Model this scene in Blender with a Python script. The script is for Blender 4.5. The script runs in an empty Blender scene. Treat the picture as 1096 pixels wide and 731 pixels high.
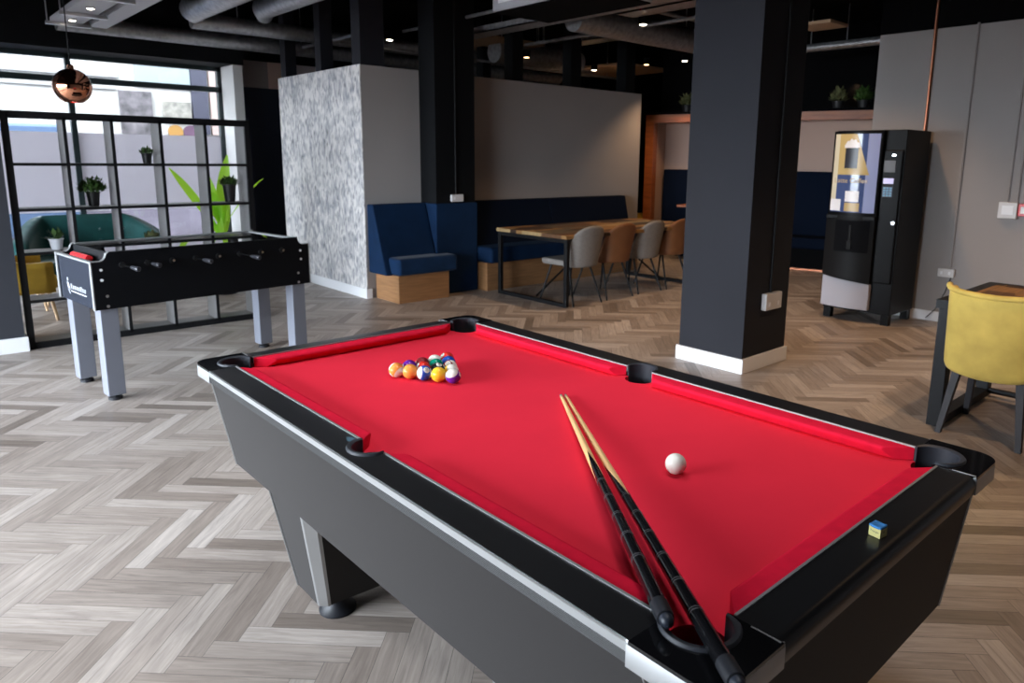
import bpy, bmesh, math, random
from mathutils import Vector, Matrix
random.seed(7)
scene = bpy.context.scene
COL = scene.collection
PI = math.pi

# ------------------------------------------------------------------ helpers
def sock(n, *names):
    for k in names:
        if k in n.inputs: return n.inputs[k]

def new_mat(name):
    m = bpy.data.materials.new(name); m.use_nodes = True
    nt = m.node_tree; b = nt.nodes['Principled BSDF']
    return m, nt, b

def mat(name, col, rough=0.5, metal=0.0, spec=0.5, var=0.0, vscale=8.0, bump=0.0, bscale=60.0, coat=0.0,
        emit=None, estr=0.0, sheen=0.0, stretch=None):
    m, nt, b = new_mat(name)
    c4 = (*col, 1)
    b.inputs['Base Color'].default_value = c4
    b.inputs['Roughness'].default_value = rough
    b.inputs['Metallic'].default_value = metal
    b.inputs['Specular IOR Level'].default_value = spec
    if coat:
        b.inputs['Coat Weight'].default_value = coat; b.inputs['Coat Roughness'].default_value = 0.05
    if sheen:
        b.inputs['Sheen Weight'].default_value = sheen; b.inputs['Sheen Roughness'].default_value = 0.4
    if emit:
        b.inputs['Emission Color'].default_value = (*emit, 1); b.inputs['Emission Strength'].default_value = estr
    if var or bump:
        tc = nt.nodes.new('ShaderNodeTexCoord'); mp = nt.nodes.new('ShaderNodeMapping')
        nt.links.new(tc.outputs['Object'], mp.inputs['Vector'])
        if stretch: mp.inputs['Scale'].default_value = stretch
        if var:
            nz = nt.nodes.new('ShaderNodeTexNoise'); nz.inputs['Scale'].default_value = vscale
            nz.inputs['Detail'].default_value = 5
            nt.links.new(mp.outputs[0], nz.inputs['Vector'])
            rp = nt.nodes.new('ShaderNodeValToRGB')
            rp.color_ramp.elements[0].position = 0.3; rp.color_ramp.elements[1].position = 0.7
            rp.color_ramp.elements[0].color = (*[max(0, c*(1-var)) for c in col], 1)
            rp.color_ramp.elements[1].color = (*[min(1, c*(1+var)) for c in col], 1)
            nt.links.new(nz.outputs['Fac'], rp.inputs['Fac'])
            nt.links.new(rp.outputs['Color'], b.inputs['Base Color'])
        if bump:
            n2 = nt.nodes.new('ShaderNodeTexNoise'); n2.inputs['Scale'].default_value = bscale
            n2.inputs['Detail'].default_value = 4
            nt.links.new(mp.outputs[0], n2.inputs['Vector'])
            bp = nt.nodes.new('ShaderNodeBump'); bp.inputs['Strength'].default_value = bump
            bp.inputs['Distance'].default_value = 0.01
            nt.links.new(n2.outputs['Fac'], bp.inputs['Height'])
            nt.links.new(bp.outputs['Normal'], b.inputs['Normal'])
    return m

class MB:
    def __init__(s): s.v = []; s.f = []; s.uv = {}; s.rnd = {}
    def add(s, vs, fs):
        o = len(s.v); s.v += [tuple(p) for p in vs]; s.f += [tuple(i+o for i in f) for f in fs]; return s
    def box(s, x0, x1, y0, y1, z0, z1):
        return s.hull([(x0,y0,z0),(x1,y0,z0),(x1,y1,z0),(x0,y1,z0)], [(x0,y0,z1),(x1,y0,z1),(x1,y1,z1),(x0,y1,z1)])
    def hull(s, bot, top):
        n = len(bot)
        fs = [tuple(range(n-1,-1,-1)), tuple(range(n,2*n))] + [(i,(i+1)%n,n+(i+1)%n,n+i) for i in range(n)]
        return s.add(list(bot)+list(top), fs)
    def prism(s, poly, z0, z1):
        return s.hull([(x,y,z0) for x,y in poly], [(x,y,z1) for x,y in poly])
    def extr(s, poly, fn, t0, t1):            # polygon (a,b) swept along t, placed by fn(a,b,t)
        return s.hull([fn(a,b,t0) for a,b in poly], [fn(a,b,t1) for a,b in poly])
    def tube(s, p0, p1, r0, r1=None, n=12, caps=True):
        r1 = r0 if r1 is None else r1
        return s.path([p0,p1], [r0,r1], n, caps)
    def path(s, pts, r, n=10, caps=True):
        pts = [Vector(p) for p in pts]; k = len(pts)
        rs = r if isinstance(r, (list,tuple)) else [r]*k
        vs = []; fs = []; ref = None
        for i, p in enumerate(pts):
            d = (pts[min(i+1,k-1)] - pts[max(i-1,0)]).normalized()
            if ref is None:
                ref = Vector((0,0,1)) if abs(d.z) < 0.9 else Vector((1,0,0))
            a = d.cross(ref).normalized(); b = a.cross(d).normalized(); ref = b
            for j in range(n):
                t = 2*PI*j/n; vs.append(p + rs[i]*(math.cos(t)*a + math.sin(t)*b))
        for i in range(k-1):
            for j in range(n):
                fs.append((i*n+j, i*n+(j+1)%n, (i+1)*n+(j+1)%n, (i+1)*n+j))
        if caps:
            fs.append(tuple(range(n-1,-1,-1))); fs.append(tuple(range((k-1)*n, k*n)))
        return s.add(vs, fs)
    def lathe(s, prof, n=24, c=(0,0,0), cap0=True, cap1=True):
        vs = []; fs = []; k = len(prof)
        for r, z in prof:
            for j in range(n):
                t = 2*PI*j/n; vs.append((c[0]+r*math.cos(t), c[1]+r*math.sin(t), c[2]+z))
        for i in range(k-1):
            for j in range(n):
                fs.append((i*n+j, i*n+(j+1)%n, (i+1)*n+(j+1)%n, (i+1)*n+j))
        if cap0: fs.append(tuple(range(n-1,-1,-1)))
        if cap1: fs.append(tuple(range((k-1)*n, k*n)))
        return s.add(vs, fs)
    def grid(s, fn, nu, nv):                  # open surface
        vs = [fn(i/nu, j/nv) for i in range(nu+1) for j in range(nv+1)]
        fs = [(i*(nv+1)+j, (i+1)*(nv+1)+j, (i+1)*(nv+1)+j+1, i*(nv+1)+j+1) for i in range(nu) for j in range(nv)]
        return s.add(vs, fs)
    def build(s, name, m, parent=None, bevel=0.0, smooth=False, seg=2, sub=0, solid=0.0, ang=0.6, soff=0):
        me = bpy.data.meshes.new(name); me.from_pydata(s.v, [], s.f); me.update()
        bm = bmesh.new(); bm.from_mesh(me); bmesh.ops.recalc_face_normals(bm, faces=bm.faces); bm.to_mesh(me); bm.free()
        o = bpy.data.objects.new(name, me); COL.objects.link(o)
        if m: me.materials.append(m)
        if parent: o.parent = parent
        if smooth:
            me.polygons.foreach_set('use_smooth', [True]*len(me.polygons))
            me.set_sharp_from_angle(angle=ang)
        if solid:
            md = o.modifiers.new('solid', 'SOLIDIFY'); md.thickness = solid; md.offset = soff
        if bevel:
            md = o.modifiers.new('bevel', 'BEVEL'); md.width = bevel; md.segments = seg; md.limit_method = 'ANGLE'
            md.angle_limit = 0.6; md.harden_normals = False
        if sub:
            md = o.modifiers.new('sub', 'SUBSURF'); md.levels = sub; md.render_levels = sub
        return o

def tag(o, label, cat, group=None, kind=None):
    o['label'] = label; o['category'] = cat
    if group: o['group'] = group
    if kind: o['kind'] = kind
    return o
def struct(o):
    o['kind'] = 'structure'; return o
def empty(name, label, cat, loc=(0,0,0), rz=0.0, group=None):
    o = bpy.data.objects.new(name, None); COL.objects.link(o); o.empty_display_size = 0.1
    o.location = loc; o.rotation_euler = (0,0,rz)
    return tag(o, label, cat, group)
def plab(o, label): o['label'] = label; return o
def dup(root, loc, rz, label, group=None):
    r = root.copy(); COL.objects.link(r); r.location = loc; r.rotation_euler = (0,0,rz); r['label'] = label
    if group: r['group'] = group
    for ch in list(root.children):
        c = ch.copy(); COL.objects.link(c); c.parent = r
        for g in list(ch.children):
            d = g.copy(); COL.objects.link(d); d.parent = c
    return r
def cut(o, cutters):                          # carve cutter meshes out of o, then bake
    md = []
    for c in cutters:
        m = o.modifiers.new('cut', 'BOOLEAN'); m.object = c; m.operation = 'DIFFERENCE'; m.solver = 'EXACT'
    bpy.context.view_layer.update()
    dg = bpy.context.evaluated_depsgraph_get()
    me = bpy.data.meshes.new_from_object(o.evaluated_get(dg))
    mats = [m for m in o.data.materials]
    o.modifiers.clear(); old = o.data; o.data = me
    if not me.materials:
        for m in mats: me.materials.append(m)
    for c in cutters:
        bpy.data.objects.remove(c, do_unlink=True)
    return o
def text_obj(name, body, size, m, parent, mtx, depth=0.0005, align='CENTER'):
    cu = bpy.data.curves.new(name+'_c', 'FONT'); cu.body = body; cu.size = size; cu.extrude = depth
    cu.align_x = align; cu.align_y = 'CENTER'; cu.resolution_u = 2
    t = bpy.data.objects.new(name+'_t', cu); COL.objects.link(t)
    bpy.context.view_layer.update()
    me = bpy.data.meshes.new_from_object(t.evaluated_get(bpy.context.evaluated_depsgraph_get()))
    bpy.data.objects.remove(t, do_unlink=True)
    me.materials.clear(); me.materials.append(m)
    me.transform(mtx)
    o = bpy.data.objects.new(name, me); COL.objects.link(o)
    if parent: o.parent = parent
    return o
def frame_mtx(origin, ax, ay):                # text x along ax, text y along ay
    ax = Vector(ax).normalized(); ay = Vector(ay).normalized(); az = ax.cross(ay)
    M = Matrix.Identity(4)
    for i in range(3):
        M[i][0] = ax[i]; M[i][1] = ay[i]; M[i][2] = az[i]; M[i][3] = origin[i]
    return M
def arc(cx, cy, r, a0, a1, n):
    return [(cx+r*math.cos(a0+(a1-a0)*i/n), cy+r*math.sin(a0+(a1-a0)*i/n)) for i in range(n+1)]

# ------------------------------------------------------------------ materials
M = {}
M['black_paint'] = mat('black_paint', (0.004,0.0045,0.0055), 0.7, spec=0.15)
M['soft_black'] = mat('soft_black_wall', (0.003,0.003,0.0035), 0.9, spec=0.08)
M['column_paint'] = mat('charcoal_column_paint', (0.019,0.0193,0.024), 0.65, spec=0.12, var=0.05, vscale=2)
M['grey_paint'] = mat('grey_wall_paint', (0.315,0.288,0.278), 0.7, var=0.03, vscale=1.5)
M['white_paint'] = mat('white_skirting_paint', (0.80,0.80,0.82), 0.4)
M['navy_wall'] = mat('navy_wall_paint', (0.018,0.026,0.052), 0.6)
M['pink_wall'] = mat('pink_plaster', (0.50,0.34,0.27), 0.7)
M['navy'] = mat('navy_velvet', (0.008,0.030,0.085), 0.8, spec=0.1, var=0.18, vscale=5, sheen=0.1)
M['navy_mid'] = mat('shaded_navy_velvet', (0.006,0.021,0.058), 0.85, spec=0.1, var=0.15, vscale=5)  # same velvet, darkened in colour for faces in shade
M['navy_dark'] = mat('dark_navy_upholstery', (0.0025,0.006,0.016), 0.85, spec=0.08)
M['oak'] = mat('oak_plinth_board', (0.31,0.155,0.066), 0.5, var=0.2, vscale=4, stretch=(1,1,12))
M['orange_wood'] = mat('orange_stained_timber', (0.30,0.085,0.022), 0.45, var=0.25, vscale=3, stretch=(1,1,8))
M['metal_black'] = mat('black_powder_coated_steel', (0.006,0.006,0.007), 0.5, spec=0.2)
M['steel'] = mat('brushed_steel', (0.62,0.63,0.65), 0.35, 1.0)
M['chrome'] = mat('polished_chrome', (0.75,0.76,0.78), 0.15, 1.0)
M['alu'] = mat('satin_aluminium', (0.42,0.425,0.43), 0.42, 0.8)
M['silver_paint'] = mat('silver_grey_painted_steel', (0.19,0.20,0.24), 0.4, 0.25)
M['duct'] = mat('galvanised_duct', (0.40,0.40,0.41), 0.42, 0.8, var=0.25, vscale=20, bump=0.15, bscale=25)
M['rubber'] = mat('dark_rubber', (0.012,0.013,0.017), 0.5, spec=0.35)
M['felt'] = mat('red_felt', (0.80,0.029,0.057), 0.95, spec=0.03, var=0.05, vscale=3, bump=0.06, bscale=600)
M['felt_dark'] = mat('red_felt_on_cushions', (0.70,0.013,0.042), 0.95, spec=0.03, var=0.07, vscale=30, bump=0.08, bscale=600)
M['rail'] = mat('black_satin_laminate', (0.010,0.010,0.011), 0.28, spec=0.45)
M['rail_edge'] = mat('glossy_black_edge', (0.006,0.006,0.006), 0.14)
M['cap'] = mat('glossy_black_cap', (0.006,0.006,0.007), 0.07)
M['cabinet'] = mat('charcoal_cabinet_laminate', (0.037,0.0345,0.034), 0.6, spec=0.15)
M['ribbed'] = mat('ribbed_grey_strip', (0.035,0.034,0.034), 0.5, 0.0, 0.2)
M['liner'] = mat('slate_grey_pocket_rubber', (0.028,0.030,0.037), 0.5, spec=0.3)
M['pocket'] = mat('pocket_black', (0.003,0.0035,0.005), 0.7, spec=0.1)
M['maple'] = mat('pale_cue_shaft_wood', (0.80,0.50,0.22), 0.3, var=0.12, vscale=6, stretch=(20,20,1))
M['butt'] = mat('glossy_black_butt', (0.005,0.005,0.006), 0.12)
M['ring'] = mat('grey_ring_line', (0.06,0.06,0.065), 0.3)
M['ferrule'] = mat('brass_ferrule', (0.65,0.55,0.35), 0.3, 0.6)
M['tip'] = mat('blue_grey_leather_tip', (0.12,0.16,0.22), 0.8)
M['ball_white'] = mat('ivory_ball', (0.74,0.71,0.63), 0.12, spec=0.35)
M['chalk_blue'] = mat('blue_chalk', (0.035,0.20,0.50), 0.9, var=0.15, vscale=90)
M['chalk_paper'] = mat('pale_yellow_paper', (0.60,0.54,0.21), 0.6)
M['ink'] = mat('dark_ink', (0.05,0.06,0.06), 0.7)
M['white_ink'] = mat('white_print', (0.36,0.37,0.40), 0.5)
M['red_plastic'] = mat('red_plastic', (0.62,0.02,0.025), 0.3)
M['foos_panel'] = mat('black_foosball_panel', (0.003,0.0035,0.005), 0.5, spec=0.15)
M['foos_field'] = mat('grey_green_playfield', (0.20,0.27,0.25), 0.3)
M['teal'] = mat('teal_velvet', (0.006,0.052,0.050), 0.7, spec=0.2, var=0.2, vscale=6, sheen=0.3)
M['mustard'] = mat('mustard_velvet', (0.55,0.34,0.045), 0.75, spec=0.2, var=0.15, vscale=6, sheen=0.2)
M['yellow'] = mat('yellow_velvet', (0.53,0.37,0.085), 0.75, spec=0.2, var=0.16, vscale=7, sheen=0.2)
M['beech'] = mat('pale_beech_leg', (0.62,0.42,0.25), 0.5)
M['grey_fabric'] = mat('warm_grey_chair_fabric', (0.20,0.182,0.168), 0.9, spec=0.15, var=0.08, vscale=40)
M['tan'] = mat('tan_leather', (0.17,0.066,0.024), 0.5, var=0.12, vscale=8)
M['pot_black'] = mat('matt_black_pot', (0.010,0.010,0.011), 0.5)
M['pot_white'] = mat('white_pot', (0.65,0.66,0.70), 0.5)
M['leaf'] = mat('dark_green_leaf', (0.045,0.10,0.020), 0.5, var=0.5, vscale=25)
M['leaf_dry'] = mat('olive_grey_leaf', (0.16,0.17,0.07), 0.6, var=0.4, vscale=25)
M['soil'] = mat('dark_soil', (0.02,0.014,0.01), 0.9)
M['socket'] = mat('white_socket_plastic', (0.62,0.60,0.60), 0.4)
M['vend_black'] = mat('black_machine_steel', (0.004,0.004,0.0045), 0.4, spec=0.12)
M['vend_dark'] = mat('charcoal_machine_plastic', (0.009,0.009,0.0095), 0.5, spec=0.15)
M['vend_white'] = mat('pale_grey_kick_panel', (0.45,0.43,0.47), 0.5)
M['copper'] = mat('copper_pipe', (0.34,0.13,0.075), 0.35, 1.0)
M['copper_lamp'] = mat('mirror_copper', (0.80,0.36,0.22), 0.06, 1.0)
M['lamp_in'] = mat('glowing_lamp_lens', (1,1,1), 0.5, emit=(1.0,0.86,0.68), estr=25.0)
M['lamp_warm'] = mat('warm_glowing_lens', (1,1,1), 0.5, emit=(1.0,0.60,0.30), estr=8.0)
M['raft'] = mat('pale_grey_raft', (0.40,0.40,0.43), 0.5)
M['stone'] = mat('cream_street_stone', (0.33,0.32,0.30), 0.8, var=0.15, vscale=2)
M['pavement'] = mat('pinkish_pavement', (0.22,0.19,0.19), 0.8, var=0.15, vscale=3)

def leaf_translucent():
    m, nt, b = new_mat('bright_green_leaf')
    b.inputs['Base Color'].default_value = (0.25,0.50,0.04,1); b.inputs['Roughness'].default_value = 0.4
    t = nt.nodes.new('ShaderNodeBsdfTranslucent'); t.inputs['Color'].default_value = (0.55,0.95,0.06,1)
    mx = nt.nodes.new('ShaderNodeMixShader'); mx.inputs[0].default_value = 0.6
    nt.links.new(b.outputs[0], mx.inputs[1]); nt.links.new(t.outputs[0], mx.inputs[2])
    nt.links.new(mx.outputs[0], nt.nodes['Material Output'].inputs['Surface']); return m
M['leaf_bright'] = leaf_translucent()

def glass_mat(name, tint=(1,1,1), refl=1.0):
    m = bpy.data.materials.new(name); m.use_nodes = True; nt = m.node_tree; nt.nodes.remove(nt.nodes['Principled BSDF'])
    tr = nt.nodes.new('ShaderNodeBsdfTransparent'); tr.inputs[0].default_value = (*tint,1)
    gl = nt.nodes.new('ShaderNodeBsdfGlossy'); gl.inputs['Roughness'].default_value = 0.02
    fr = nt.nodes.new('ShaderNodeFresnel'); fr.inputs['IOR'].default_value = 1.45
    mu = nt.nodes.new('ShaderNodeMath'); mu.operation = 'MULTIPLY'; mu.inputs[1].default_value = refl
    mx = nt.nodes.new('ShaderNodeMixShader')
    nt.links.new(fr.outputs[0], mu.inputs[0]); nt.links.new(mu.outputs[0], mx.inputs[0])
    nt.links.new(tr.outputs[0], mx.inputs[1]); nt.links.new(gl.outputs[0], mx.inputs[2])
    nt.links.new(mx.outputs[0], nt.nodes['Material Output'].inputs['Surface']); return m
M['glass'] = glass_mat('clear_window_glass', (0.97,0.98,0.98), 0.6)
M['foos_glass'] = glass_mat('foosball_glass', (0.72,0.84,0.82), 2.6)

def frost_mat():
    m = bpy.data.materials.new('frosted_window_film'); m.use_nodes = True; nt = m.node_tree; nt.nodes.remove(nt.nodes['Principled BSDF'])
    t = nt.nodes.new('ShaderNodeBsdfTranslucent'); t.inputs[0].default_value = (0.66,0.635,0.66,1)
    d = nt.nodes.new('ShaderNodeBsdfDiffuse'); d.inputs[0].default_value = (0.5,0.5,0.56,1)
    mx = nt.nodes.new('ShaderNodeMixShader'); mx.inputs[0].default_value = 0.25
    nt.links.new(t.outputs[0], mx.inputs[1]); nt.links.new(d.outputs[0], mx.inputs[2])
    nt.links.new(mx.outputs[0], nt.nodes['Material Output'].inputs['Surface']); return m
M['frost'] = frost_mat()

def floor_mat():
    m, nt, b = new_mat('herringbone_vinyl_planks')
    at = nt.nodes.new('ShaderNodeAttribute'); at.attribute_name = 'rnd'
    uv = nt.nodes.new('ShaderNodeUVMap'); uv.uv_map = 'UVMap'
    sep = nt.nodes.new('ShaderNodeSeparateColor'); nt.links.new(at.outputs['Color'], sep.inputs[0])
    rp = nt.nodes.new('ShaderNodeValToRGB'); cr = rp.color_ramp
    tones = [(0.0,(0.19,0.155,0.130)),(0.22,(0.28,0.232,0.200)),(0.5,(0.365,0.31,0.272)),(0.78,(0.44,0.383,0.342)),(1.0,(0.515,0.46,0.42))]
    cr.elements[0].color = (*tones[0][1],1); cr.elements[1].color = (*tones[-1][1],1)
    for p, c in tones[1:-1]:
        e = cr.elements.new(p); e.color = (*c,1)
    nt.links.new(sep.outputs[0], rp.inputs['Fac'])
    # grain: noise stretched along the plank, shifted per plank
    cm = nt.nodes.new('ShaderNodeCombineXYZ'); nt.links.new(sep.outputs[1], cm.inputs[2])
    sc = nt.nodes.new('ShaderNodeVectorMath'); sc.operation = 'MULTIPLY_ADD'
    sc.inputs[1].default_value = (5,62,1); nt.links.new(uv.outputs[0], sc.inputs[0])
    s2 = nt.nodes.new('ShaderNodeVectorMath'); s2.operation = 'SCALE'; s2.inputs['Scale'].default_value = 40
    nt.links.new(cm.outputs[0], s2.inputs[0]); nt.links.new(s2.outputs[0], sc.inputs[2])
    nz = nt.nodes.new('ShaderNodeTexNoise'); nz.inputs['Scale'].default_value = 1.0; nz.inputs['Detail'].default_value = 7
    nz.inputs['Roughness'].default_value = 0.65; nz.inputs['Distortion'].default_value = 0.6
    nt.links.new(sc.outputs[0], nz.inputs['Vector'])
    gr = nt.nodes.new('ShaderNodeValToRGB'); gr.color_ramp.elements[0].position = 0.3; gr.color_ramp.elements[1].position = 0.72
    gr.color_ramp.elements[0].color = (0.66,0.65,0.65,1); gr.color_ramp.elements[1].color = (1.12,1.12,1.12,1)
    nt.links.new(nz.outputs['Fac'], gr.inputs['Fac'])
    mx = nt.nodes.new('ShaderNodeMix'); mx.data_type = 'RGBA'; mx.blend_type = 'MULTIPLY'; mx.inputs[0].default_value = 1.0
    nt.links.new(rp.outputs[0], mx.inputs[6]); nt.links.new(gr.outputs[0], mx.inputs[7])
    nt.links.new(mx.outputs[2], b.inputs['Base Color'])
    b.inputs['Roughness'].default_value = 0.42
    b.inputs['Specular IOR Level'].default_value = 0.45
    bp = nt.nodes.new('ShaderNodeBump'); bp.inputs['Strength'].default_value = 0.12; bp.inputs['Distance'].default_value = 0.002
    nt.links.new(nz.outputs['Fac'], bp.inputs['Height']); nt.links.new(bp.outputs[0], b.inputs['Normal'])
    return m
M['floor'] = floor_mat()

def wallpaper_mat():
    m, nt, b = new_mat('pale_leafy_wallpaper')
    tc = nt.nodes.new('ShaderNodeTexCoord')
    def mapping(rot, sc):
        mp = nt.nodes.new('ShaderNodeMapping'); nt.links.new(tc.outputs['Object'], mp.inputs[0])
        mp.inputs['Rotation'].default_value = (rot,0,0); mp.inputs['Scale'].default_value = sc; return mp
    nz = nt.nodes.new('ShaderNodeTexNoise'); nz.inputs['Scale'].default_value = 1.0; nz.inputs['Detail'].default_value = 4; nz.inputs['Distortion'].default_value = 1.0
    nt.links.new(mapping(0.3,(1,13,7)).outputs[0], nz.inputs['Vector'])
    r1 = nt.nodes.new('ShaderNodeValToRGB'); e = r1.color_ramp.elements
    e[0].position = 0.34; e[0].color = (0.30,0.30,0.325,1); e[1].position = 0.60; e[1].color = (0.68,0.65,0.63,1)
    nt.links.new(nz.outputs['Fac'], r1.inputs[0])
    last = r1.outputs[0]
    for rot, sc, lo in ((.45,(1,26,9),.16),(-.5,(1,24,8),.22)):     # leaf strokes leaning both ways
        vo = nt.nodes.new('ShaderNodeTexVoronoi'); vo.inputs['Scale'].default_value = 1.0; vo.inputs['Randomness'].default_value = 1
        nt.links.new(mapping(rot, sc).outputs[0], vo.inputs['Vector'])
        r2 = nt.nodes.new('ShaderNodeValToRGB'); k = r2.color_ramp.elements
        k[0].position = 0.12; k[0].color = (lo,lo,lo*1.1,1); k[1].position = 0.34; k[1].color = (1,1,1,1)
        nt.links.new(vo.outputs['Distance'], r2.inputs[0])
        mx = nt.nodes.new('ShaderNodeMix'); mx.data_type = 'RGBA'; mx.blend_type = 'MULTIPLY'; mx.inputs[0].default_value = .62
        nt.links.new(last, mx.inputs[6]); nt.links.new(r2.outputs[0], mx.inputs[7]); last = mx.outputs[2]
    nt.links.new(last, b.inputs['Base Color']); b.inputs['Roughness'].default_value = 0.65
    return m
M['wallpaper'] = wallpaper_mat()

def plank_top_mat():
    m, nt, b = new_mat('mixed_reclaimed_wood_top')
    tc = nt.nodes.new('ShaderNodeTexCoord'); mp = nt.nodes.new('ShaderNodeMapping')
    nt.links.new(tc.outputs['Object'], mp.inputs[0]); mp.inputs['Scale'].default_value = (1.9,6.5,1)
    vo = nt.nodes.new('ShaderNodeTexVoronoi'); vo.distance = 'CHEBYCHEV'; vo.inputs['Scale'].default_value = 1.0; vo.inputs['Randomness'].default_value = 0.7
    nt.links.new(mp.outputs[0], vo.inputs['Vector'])
    rp = nt.nodes.new('ShaderNodeValToRGB'); e = rp.color_ramp.elements
    e[0].color = (0.05,0.028,0.018,1); e[1].color = (0.32,0.27,0.18,1); rp.color_ramp.interpolation = 'CONSTANT'
    for p, c in ((0.25,(0.30,0.16,0.06)),(0.42,(0.12,0.10,0.07)),(0.6,(0.40,0.27,0.13)),(0.8,(0.13,0.065,0.032))):
        k = e.new(p); k.color = (*c,1)
    sp = nt.nodes.new('ShaderNodeSeparateColor'); nt.links.new(vo.outputs['Color'], sp.inputs[0]); nt.links.new(sp.outputs[0], rp.inputs[0])
    mp2 = nt.nodes.new('ShaderNodeMapping'); mp2.inputs['Scale'].default_value = (4,70,1); nt.links.new(tc.outputs['Object'], mp2.inputs[0])
    nz = nt.nodes.new('ShaderNodeTexNoise'); nz.inputs['Scale'].default_value = 1; nz.inputs['Detail'].default_value = 5; nt.links.new(mp2.outputs[0], nz.inputs['Vector'])
    r2 = nt.nodes.new('ShaderNodeValToRGB'); r2.color_ramp.elements[0].position = 0.3; r2.color_ramp.elements[0].color = (0.6,0.6,0.6,1); r2.color_ramp.elements[1].position = 0.7
    nt.links.new(nz.outputs['Fac'], r2.inputs[0])
    mx = nt.nodes.new('ShaderNodeMix'); mx.data_type = 'RGBA'; mx.blend_type = 'MULTIPLY'; mx.inputs[0].default_value = 1
    nt.links.new(rp.outputs[0], mx.inputs[6]); nt.links.new(r2.outputs[0], mx.inputs[7])
    nt.links.new(mx.outputs[2], b.inputs['Base Color']); b.inputs['Roughness'].default_value = 0.6; b.inputs['Specular IOR Level'].default_value = .2
    return m
M['plank_top'] = plank_top_mat()

# ================================================================== CAMERA
cam_d = bpy.data.cameras.new('camera'); cam = bpy.data.objects.new('camera', cam_d); COL.objects.link(cam)
FOC, PITCH, ROLL, YAW = 768.89082, 0.18953, -0.01116, -0.82725
CXp, CYp = 578.73361, 318.34236
fw = Vector((0, math.cos(PITCH), -math.sin(PITCH))); rt = Vector((1,0,0)); dn = fw.cross(rt)
r2 = math.cos(ROLL)*rt + math.sin(ROLL)*dn; d2 = -math.sin(ROLL)*rt + math.cos(ROLL)*dn
ax_v = Vector((-math.sin(YAW), math.cos(YAW), 0)); ax_u = Vector((math.cos(YAW), math.sin(YAW), 0))
def to_world(p): return Vector((p.dot(ax_v), -p.dot(ax_u), p.z))
R_, D_, F_ = to_world(r2), to_world(d2), to_world(fw)
mw = Matrix.Identity(4)
for i in range(3):
    mw[i][0] = R_[i]; mw[i][1] = -D_[i]; mw[i][2] = -F_[i]
mw[0][3], mw[1][3], mw[2][3] = -1.33752, -1.51384, 1.50834
cam.matrix_world = mw
cam_d.sensor_width = 36; cam_d.sensor_fit = 'HORIZONTAL'; cam_d.lens = FOC*36/1096
cam_d.shift_x = -(CXp-548)/1096; cam_d.shift_y = (CYp-365.5)/1096
cam_d.clip_start = 0.02; cam_d.clip_end = 200
cam_d.dof.use_dof = True; cam_d.dof.focus_distance = 1.75; cam_d.dof.aperture_fstop = 7.0
scene.camera = cam

# ================================================================== SETTING
X0, X1, Y0, Y1, ZC = -4.2, 11.0, -4.0, 8.3, 3.4
# herringbone planks: one quad per plank, in one flat floor mesh
W_, N_ = 0.0762, 6
def build_floor():
    me = bpy.data.meshes.new('floor'); vs = []; fs = []; rn = []
    s2 = 1/math.sqrt(2); P0, Q0 = -1.744, 0.12 - W_
    def wp(p, q): return ((p+q)*s2, (q-p)*s2)
    seen = set(); rng = random.Random(3)
    for i in range(-130, 190):
        for j in range(-90, 240):
            m_ = (i-j) % (2*N_)
            if m_ == 0: rect = (i, j, i+N_, j+1, True)
            elif m_ == 2*N_-1: rect = (i, j, i+1, j+N_, False)
            else: continue
            p0, q0, p1, q1 = P0+rect[0]*W_, Q0+rect[1]*W_, P0+rect[2]*W_, Q0+rect[3]*W_
            cx, cy = wp((p0+p1)/2, (q0+q1)/2)
            if not (X0-.4 < cx < X1+.4 and Y0-.4 < cy < Y1+.4): continue
            g = 0.0006; p0 += g; q0 += g; p1 -= g; q1 -= g
            o = len(vs); vs += [(*wp(p0,q0),0), (*wp(p1,q0),0), (*wp(p1,q1),0), (*wp(p0,q1),0)]
            fs.append((o,o+1,o+2,o+3))
            rn.append((min(1,max(0,rng.gauss(0.5,0.24))), rng.random(), rng.random(), 1))
    me.from_pydata(vs, [], fs)
    ul = me.uv_layers.new(name='UVMap'); ca = me.color_attributes.new('rnd', 'FLOAT_COLOR', 'CORNER')
    ul = me.uv_layers['UVMap']; ca = me.color_attributes['rnd']
    for pi, p in enumerate(me.polygons):
        a = Vector(vs[fs[pi][0]]); b_ = Vector(vs[fs[pi][1]]); d_ = Vector(vs[fs[pi][3]])
        l1 = (b_-a).length; l2 = (d_-a).length
        co = [(0,0),(l1,0),(l1,l2),(0,l2)]
        if l2 > l1: co = [(v,u) for u,v in co]
        for k, li in enumerate(p.loop_indices):
            ul.data[li].uv = co[k]; ca.data[li].color = rn[pi]
    bm = bmesh.new(); bm.from_mesh(me)
    for co, no in (((X0,0,0),(-1,0,0)),((X1,0,0),(1,0,0)),((0,Y0,0),(0,-1,0)),((0,Y1+.1,0),(0,1,0))):
        bmesh.ops.bisect_plane(bm, geom=bm.verts[:]+bm.edges[:]+bm.faces[:], plane_co=co, plane_no=no, clear_outer=True)
    bm.to_mesh(me); bm.free()
    me.materials.append(M['floor'])
    o = bpy.data.objects.new('floor', me); COL.objects.link(o); return struct(o)
build_floor()
struct(MB().box(X0-.2, X1+.2, Y0-.2, Y1+.2, -0.2, -0.0015).build('trim_0', M['ink']))
struct(MB().box(X0-.2, X1+.2, Y0-.2, Y1+.3, ZC, ZC+.2).build('ceiling', M['soft_black']))
struct(MB().box(X0-.2, X1+.2, Y0-.2, Y0, 0, ZC).build('wall_front', M['grey_paint']))
struct(MB().box(X1, X1+.2, Y0, Y1+.2, 0, ZC).build('wall_far', M['soft_black']))
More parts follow.
